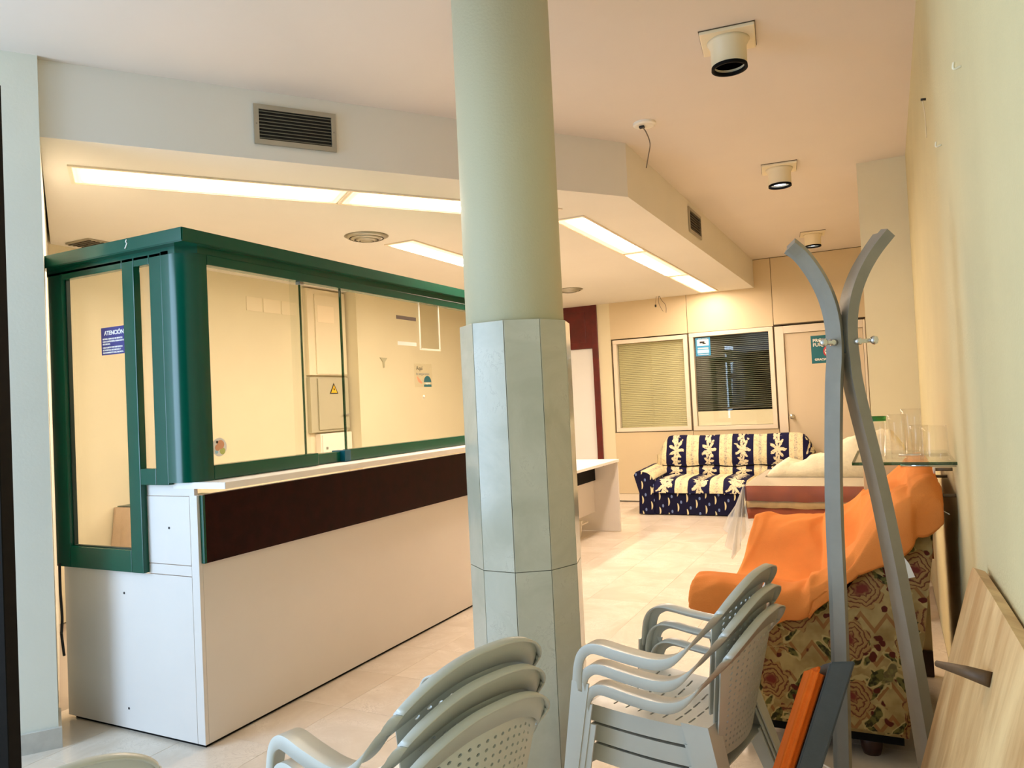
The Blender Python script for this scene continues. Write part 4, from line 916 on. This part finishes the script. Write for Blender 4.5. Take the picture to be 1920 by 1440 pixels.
tumbler(.085, 3.00, .025, .030, .118, 'short narrow clear glass between the tallest and the widest one')
tumbler(.128, 2.935, .046, .039, .118, 'wide clear glass tapering upwards at the wall end of the shelf')
tumbler(-.05, 3.16, .026, .032, .150, 'clear glass standing behind the green rimmed one')
for (y, z, L, lab) in ((3.45, .985, .085, 'white capped wall knob closest to the armchair back'), (3.02, .965, .050, 'white capped wall knob lowest on the wall under the shelf'), (3.13, 1.045, .055, 'white capped wall knob right under the glass shelf')):
    k = root('wall_peg', (XR, y, z), lab, 'knob', 'knobs on the right wall')
    tube('stalk', [(XR, y, z), (XR-L, y, z)], .006, M['brass_wire'], k, 8)
    lathe('cap', [(.003, -L-.008), (.016, -L-.006), (.016, -L)], (XR, y, z), M['white_plastic'], k, 18, 'X')
for (y, z, lab) in ((2.0, 2.085, 'small white screw hook high on the right wall, the higher of two'), (2.70, 2.105, 'small white screw hook on the right wall nearer the spotlights')):
    tube('wall_hook', catmull([(XR, y, z), (XR-.012, y, z-.004), (XR-.016, y, z+.0), (XR-.014, y, z+.012)], 4), .003, M['cream_plastic'])
    o = bpy.context.scene.objects[-1] if False else [q_ for q_ in COL.objects if q_.name.startswith('wall_hook')][-1]
    tag(o, lab, 'hook')
nl = root('wall_nail', (XR, 3.31, 2.46), 'nail with a bit of string high on the right wall', 'nail')
tube('nail', [(XR, 3.31, 2.46), (XR-.018, 3.31, 2.462)], .005, M['ink'], nl, 8)
tube('string', catmull([(XR-.012, 3.31, 2.456), (XR-.006, 3.33, 2.41), (XR-.004, 3.36, 2.37), (XR-.003, 3.38, 2.33)], 4), .002, M['cream_plastic'], nl, 5)
# cream board propped behind the armchair
bb_ = root('propped_board', (-.1, 4.0, 0), 'cream board propped upright behind the armchair under the shelf', 'board')
bm = bmesh.new(); add_box(bm, (-.135, 3.985, .002), (.115, 4.007, .985), .002); finish('board_sheet', bm, M['cardboard'], bb_)
box('foot_rail', (-.135, 3.965, .002), (.115, 3.984, .12), M['brown_foot'], bb_, .002)
# wooden board with a peg leaning on the right wall
wd = root('wooden_board', (.05, 1.6, 0), 'worn plywood tabletop with a wooden peg leaning against the right wall', 'board')
def lean(u, v, o=0.0):   # u along the wall, v up the board, o out of the face
    lx, lz = .262, .9656  # lean direction
    return Vector((-.080+lx*v-lz*o, 2.115-u, lz*v+lx*o+.004))
bm = bmesh.new(); outl = [(0.0, 0.0)]+[(.012*(1-math.cos(a))+.0, .938-.02+.02*math.sin(a)) for a in (0, .5, 1.0, 1.4)]+[(.05, .944), (.35, .957), (.70, .968), (1.05, .972), (1.05, 0)]
A = [bm.verts.new(lean(u, v, .011)) for u, v in outl]; B = [bm.verts.new(lean(u, v, -.011)) for u, v in outl]; n = len(outl)
bm.faces.new(A); bm.faces.new(B[::-1])
for i in range(n): bm.faces.new((A[i], A[(i+1) % n], B[(i+1) % n], B[i]))
finish('board_sheet', bm, M['plywood'], wd)
tube('peg', [lean(.552, .853, .0125), lean(.51, .84, .045), lean(.46, .822, .085)], [.014, .011, .006], base_mat('dark_peg_wood', (92, 66, 38), .6, var=.2, vscale=30), wd, 12)
# ================================================================== coat rack
rk = root('coat_rack', (-.11, 2.28, 0), 'grey steel coat rack of curved square tubes standing before the armchair', 'coat rack')
rd = Vector((.893, .450, 0)); fd = Vector((-.45, .893, 0)); axr = Vector((-.112, 2.285, 0))
def leg_path(sg, dd, foot, top, topz):
    prof = [(foot, .004), (foot*.80+.005, .35), (foot*.60+.008, .70), (.026+foot*.28, 1.05), (.030, 1.34), (.020, 1.44), (.018, 1.50), (.022, 1.56), (.036, 1.62), (.062, 1.68), (.098, 1.735), (top, topz)]
    return catmull([axr+rd*(sg*r_)+fd*(dd*max(.012, min(r_, .16)*.12)) + Vector((0, 0, z)) for r_, z in prof], 5)
for sg, dd, foot, top, tzz in ((-1, -1, .075, .132, 1.765), (-1, 1, .075, .128, 1.762), (1, -1, .205, .140, 1.785), (1, 1, .205, .134, 1.780)):
    bm = bmesh.new(); add_tube(bm, leg_path(sg, dd, foot, top, tzz), .0155, square=True, ref=(fd+rd*.25).normalized(), twist=.42*sg)
    finish('leg', bm, M['steel'], rk)
box('clamp', (axr.x-.014, axr.y-.012, 1.455), (axr.x+.014, axr.y+.012, 1.52), M['charcoal'], rk, .002)
for sg in (-1, 1):
    c = axr+rd*(sg*.026)-fd*.020+Vector((0, 0, 1.485)); d = (rd*sg*.85-fd*.5).normalized(); bm = bmesh.new()
    add_tube(bm, [c, c+d*.018, c+d*.020, c+d*.045], [.010, .010, .006, .006], 12); e = c+d*.050
    add_lathe(bm, [(.001, -.012), (.009, -.009), (.012, 0), (.009, .009), (.001, .012)], e, 14, close=True); finish('coat_peg', bm, M['chrome'], rk, smooth=True)
# leaning seat pad
pdx = root('seat_panel', (-.402, 1.695, 0), 'orange padded seat with charcoal shell leaning on edge against the coat rack', 'seat')
def padpt(a, h, o): # a across in view, h up, o away
    b = Vector((-.402, 1.695, 0)); upv = Vector((.28, .30, .80)).normalized(); away = Vector((-.185, .93, -.36)).normalized(); acr = away.cross(upv).normalized()
    return b+upv*h+away*o+acr*a
bm = bmesh.new()
def slab(bm, a0, a1, h0, h1, o0, o1, slant=0.0, bev=0.0):
    c = [padpt(a0, h0, o0), padpt(a1, h0, o0), padpt(a1, h0, o1), padpt(a0, h0, o1), padpt(a0, h1, o0), padpt(a1, h1+slant, o0), padpt(a1, h1+slant, o1), padpt(a0, h1, o1)]
    v = [bm.verts.new(p) for p in c]
    for f in ((0, 3, 2, 1), (4, 5, 6, 7), (0, 1, 5, 4), (1, 2, 6, 5), (2, 3, 7, 6), (3, 0, 4, 7)): bm.faces.new([v[k] for k in f])
    if bev: bmesh.ops.bevel(bm, geom=list(bm.edges), offset=bev, segments=4, affect='EDGES')
slab(bm, -.005, .046, .02, .785, 0, .24, .025, .004); finish('shell', bm, M['charcoal'], pdx)
bm = bmesh.new(); slab(bm, -.040, -.006, .04, .765, .0, .23, 0, .014); o = finish('cushion', bm, M['orange_pad'], pdx, smooth=True); o.modifiers.new('normals', 'WEIGHTED_NORMAL')
tube('floor_cord', catmull([(-.30, 2.93, .004), (-.245, 2.88, .004), (-.20, 2.855, .004), (-.165, 2.80, .004)], 4), .0035, M['paper']); tag(bpy.data.objects['floor_cord'], 'thin white cord lying on the floor before the floral armchair', 'cord')
# ================================================================== plastic stacking chairs
S, SZ = .92, .87
def rim_strip(bm, lo, hi, nsub=4):
    full = lambda L: [Vector((p[0]*S, -p[1]*S, p[2]*SZ)) for p in L[:0:-1]]+[Vector((p[0]*S, p[1]*S, p[2]*SZ)) for p in L]
    cut = lambda L: catmull(full(L), nsub)[lo*nsub:hi*nsub+1]
    P, Av, Bv = cut(RIM), cut(AV), cut(BV)
    r = [[bm.verts.new(p+a), ] for p, a in zip(P, Av)]; m_ = [bm.verts.new(p) for p in P]; l_ = [bm.verts.new(p+b) for p, b in zip(P, Bv)]
    for i in range(len(P)-1):
        bm.faces.new((r[i][0], m_[i], m_[i+1], r[i+1][0])); bm.faces.new((m_[i], l_[i], l_[i+1], m_[i+1]))
RIM = [(-.300, 0, .850), (-.298, .07, .846), (-.290, .135, .828), (-.272, .190, .795), (-.245, .228, .750), (-.205, .248, .695), (-.160, .258, .640), (-.105, .262, .600), (-.04, .264, .588), (.06, .266, .596), (.14, .266, .606), (.185, .266, .594), (.215, .266, .560), (.230, .266, .505), (.236, .268, .44)]
AV = [(-.022, 0, -.004), (-.022, 0, -.004), (-.022, 0, -.004), (-.022, -.004, -.003), (-.020, -.010, 0), (-.012, -.025, 0), (-.004, -.038, 0), (0, -.046, 0), (0, -.050, 0), (0, -.052, 0), (0, -.052, 0), (0, -.050, 0), (0, -.048, 0), (0, -.046, 0), (0, -.045, 0)]
BV = [(.014, 0, -.062), (.014, 0, -.062), (.015, -.004, -.062), (.018, -.008, -.060), (.024, -.006, -.052), (.026, .002, -.042), (.018, .004, -.036), (.006, .005, -.032), (0, .006, -.030), (0, .006, -.030), (-.002, .006, -.030), (-.020, .005, -.024), (-.028, .004, -.012), (-.032, .003, -.002), (-.036, .002, 0)]
def hole_cell(bm, f, u0, u1, v0, v1, hole):
    """quad cell of surface f(u,v) with a hole given as list of (u,v) in 0..1 (8 points, ccw from right)"""
    cor = [(u0, v0), (u1, v0), (u1, v1), (u0, v1)]; C = [vert(bm, f, *c) for c in cor]
    Hh = [bm.verts.new(f(u0+(u1-u0)*a, v0+(v1-v0)*b)) for a, b in hole]
    # corners go with holes: 0:bottom-left(5) 1:bottom-right(7) 2:top-right(1) 3:top-left(3)
    idx = {0: 5, 1: 7, 2: 1, 3: 3}
    for k in range(4):
        a, b = C[k], C[(k+1) % 4]; i0, i1 = idx[k], idx[(k+1) % 4]; mid = (i0+1) % 8
        bm.faces.new((a, b, Hh[mid])); bm.faces.new((a, Hh[mid], Hh[i0])); bm.faces.new((b, Hh[i1], Hh[mid]))
VC = {}
def vert(bm, f, u, v):
    k = (id(bm), round(u, 5), round(v, 5))
    if k not in VC: VC[k] = bm.verts.new(f(u, v))
    return VC[k]
def grid(bm, f, us, vs, holed, hole):
    VC.clear()
    for i in range(len(us)-1):
        for j in range(len(vs)-1):
            if holed(i, j): hole_cell(bm, f, us[i], us[i+1], vs[j], vs[j+1], hole)
            else: bm.faces.new((vert(bm, f, us[i], vs[j]), vert(bm, f, us[i+1], vs[j]), vert(bm, f, us[i+1], vs[j+1]), vert(bm, f, us[i], vs[j+1])))
OCT = [(.5+.21*math.cos(k*PI/4), .5+.21*math.sin(k*PI/4)) for k in range(8)]
SLOT = [(.90, .5), (.86, .58), (.5, .58), (.14, .58), (.10, .5), (.14, .42), (.5, .42), (.86, .42)]
def make_chair(label):
    r = root('plastic_chair', (0, 0, 0), label, 'chair', 'stacked plastic garden chairs'); pm = M['plastic']
    for sg in (1, -1):
        N_ = len(RIM)-1; k0, k1 = (N_+4, 2*N_) if sg > 0 else (0, N_-4)
        bm = bmesh.new(); rim_strip(bm, k0, k1); solidify(crisp(finish('arm', bm, pm, r, smooth=True)), .006*S, 0)
        # front leg, L profile, splayed
        bm = bmesh.new(); rows = []
        for k in range(7):
            t = k/6; x = .236+.058*t; y = .268+.020*t; z = .47*(1-t); wx = .062-.018*t; wy = .060-.020*t
            rows.append([bm.verts.new((S*p[0], sg*S*p[1], SZ*p[2])) for p in ((x-wx, y, z), (x, y, z), (x+.004, y-wy, z))])
        for A, B in zip(rows, rows[1:]):
            for q_ in range(2): bm.faces.new((A[q_], A[q_+1], B[q_+1], B[q_]))
        solidify(finish('front_leg', bm, pm, r, smooth=False), .006*S, 0)
        bm = bmesh.new(); rows = []
        for k in range(7):
            t = k/6; x = -.195-.105*t; y = .212+.05*t; z = .385*(1-t); wx = .085-.038*t; wy = .07-.025*t
            rows.append([bm.verts.new((S*p[0], sg*S*p[1], SZ*p[2])) for p in ((x+wx, y, z), (x, y, z), (x-.006, y-wy, z))])
        for A, B in zip(rows, rows[1:]):
            for q_ in range(2): bm.faces.new((A[q_], A[q_+1], B[q_+1], B[q_]))
        solidify(finish('rear_leg', bm, pm, r, smooth=False), .006*S, 0)
    bm = bmesh.new(); rim_strip(bm, len(RIM)-5, len(RIM)+3); solidify(crisp(finish('top_rail', bm, pm, r, smooth=True)), .006*S, 0)
    # seat
    def seat(u, v):   # u across -1..1, v 0 front ..1 rear
        hw = .222-.022*v; y = u*hw; x = .232-.425*v; z = .385-.026*math.sin(v*PI*.85)*(1-u*u*.6)-.010*v
        if v < .06: z -= .02*(1-v/.06)**2
        return Vector((x*S, y*S, z*SZ))
    us = [-1, -.82, -.5, -.17, .17, .5, .82, 1]; vs = [0, .06, .16]+[.16+.70*k/7 for k in range(1, 8)]+[.93, 1]
    bm = bmesh.new(); grid(bm, seat, us, vs, lambda i, j: 1 <= i <= 5 and 2 <= j <= 8, SLOT)
    # apron
    edge = [(u, 0) for u in us]+[(1, v) for v in vs[1:]]; edge2 = [(-1, v) for v in vs]
    for E_ in (edge, edge2):
        lo = [bm.verts.new(seat(u, v)+Vector((.004*S if v == 0 else 0, .006*S*(1 if u > 0 else -1), -.054*SZ))) for u, v in E_]
        for k in range(len(E_)-1): bm.faces.new((vert(bm, seat, *E_[k]), vert(bm, seat, *E_[k+1]), lo[k+1], lo[k]))
    solidify(finish('seat', bm, pm, r, smooth=False), .005*S, -1)
    # perforated back
    def ztop(y): 
        ys_ = [0, .07, .135, .19, .228]; zs_ = [.792, .788, .770, .738, .70]; return interp(ys_, zs_, abs(y))
    def back(u, v):
        hw = .150+.062*v**.8; y = u*hw; zt = ztop(y); z = .40+v*(zt-.40)
        q_ = (z-.40)/.40; x = -.200-.088*q_+.040*(y/.2)**2
        return Vector((x*S, y*S, z*SZ))
    us = [-1, -.86]+[-.86+1.72*k/14 for k in range(1, 15)]+[1]; vs = [0, .05]+[.05+.90*k/15 for k in range(1, 16)]+[1]
    bm = bmesh.new(); grid(bm, back, us, vs, lambda i, j: 1 <= i <= 14 and 1 <= j <= 15, OCT)
    solidify(finish('backrest', bm, pm, r, smooth=False), .005*S, 0)
    return r
def copy_tree(o, parent=None):
    c = o.copy(); COL.objects.link(c)
    if parent is not None: c.parent = parent
    for ch in [q_ for q_ in COL.objects if q_.parent == o]: copy_tree(ch, c)
    return c
proto = make_chair('topmost grey-blue plastic chair of the stack beside the column and orange armchair')
def place(o, x, y, t, k, label):
    o.location = (x+.009*k*math.cos(t), y+.009*k*math.sin(t), .058*k); o.rotation_euler = (0, 0, t); o['label'] = label
CH = [(-.616, 2.278, 2.966, 2, None), (-.616, 2.278, 2.966, 1, 'middle grey-blue plastic chair of the stack beside the column and armchair'), (-.616, 2.278, 2.966, 0, 'lowest grey-blue plastic chair of the stack beside the column and armchair'),
      (-1.03, 1.45, 2.86, 2, 'topmost plastic chair of the stack in front of the counter and column'), (-1.03, 1.45, 2.86, 1, 'middle plastic chair of the stack in front of the counter and column'), (-1.03, 1.45, 2.86, 0, 'lowest plastic chair of the stack in front of the counter, perforated back fully seen'),
      (-1.65, .905, 2.86, 0, 'grey plastic chair of which only the rounded back corner shows beside the dark door')]
for i, (x, y, t, k, lab) in enumerate(CH): place(proto if i == 0 else copy_tree(proto), x, y, t, k, lab or proto['label'])
# ================================================================== entrance: dark door leaf, cable
ed = root('entrance_door', (-2.09, 1.2, 0), 'dark open door leaf standing at the very edge beside the pale pillar', 'door')
bm = bmesh.new(); a = Vector((-2.112, 1.175, 0)); d = Vector((-.94, -.34, 0)).normalized(); nn = Vector((-d.y, d.x, 0))*-.022
add_prism(bm, [((a+v).x, (a+v).y) for v in (nn, -nn, d*.85-nn, d*.85+nn)], 0.01, 2.295); bmesh.ops.bevel(bm, geom=list(bm.edges), offset=.002, segments=1, affect='EDGES'); finish('leaf', bm, M['black_door'], ed)
b = a+d*.75; tube('pull_handle', [b-nn*1, b-nn*2.2, b-nn*2.2+Vector((0, 0, .3)), b-nn*1+Vector((0, 0, .3))][0:4] if False else [b+Vector((0, 0, 1.0))+nn, b+Vector((0, 0, 1.0))+nn*3, b+Vector((0, 0, 1.25))+nn*3, b+Vector((0, 0, 1.25))+nn], .01, M['steel'], ed, 8)
tube('power_cable', catmull([(-3.47, 2.150, .72), (-3.455, 2.140, .60), (-3.44, 2.135, .48), (-3.43, 2.125, .42), (-3.44, 2.13, .40), (-3.45, 2.145, .30)], 6), .006, M['rubber'])
tag(bpy.data.objects['power_cable'], 'thin dark cable running down the gap between pale pillar and counter', 'cable')
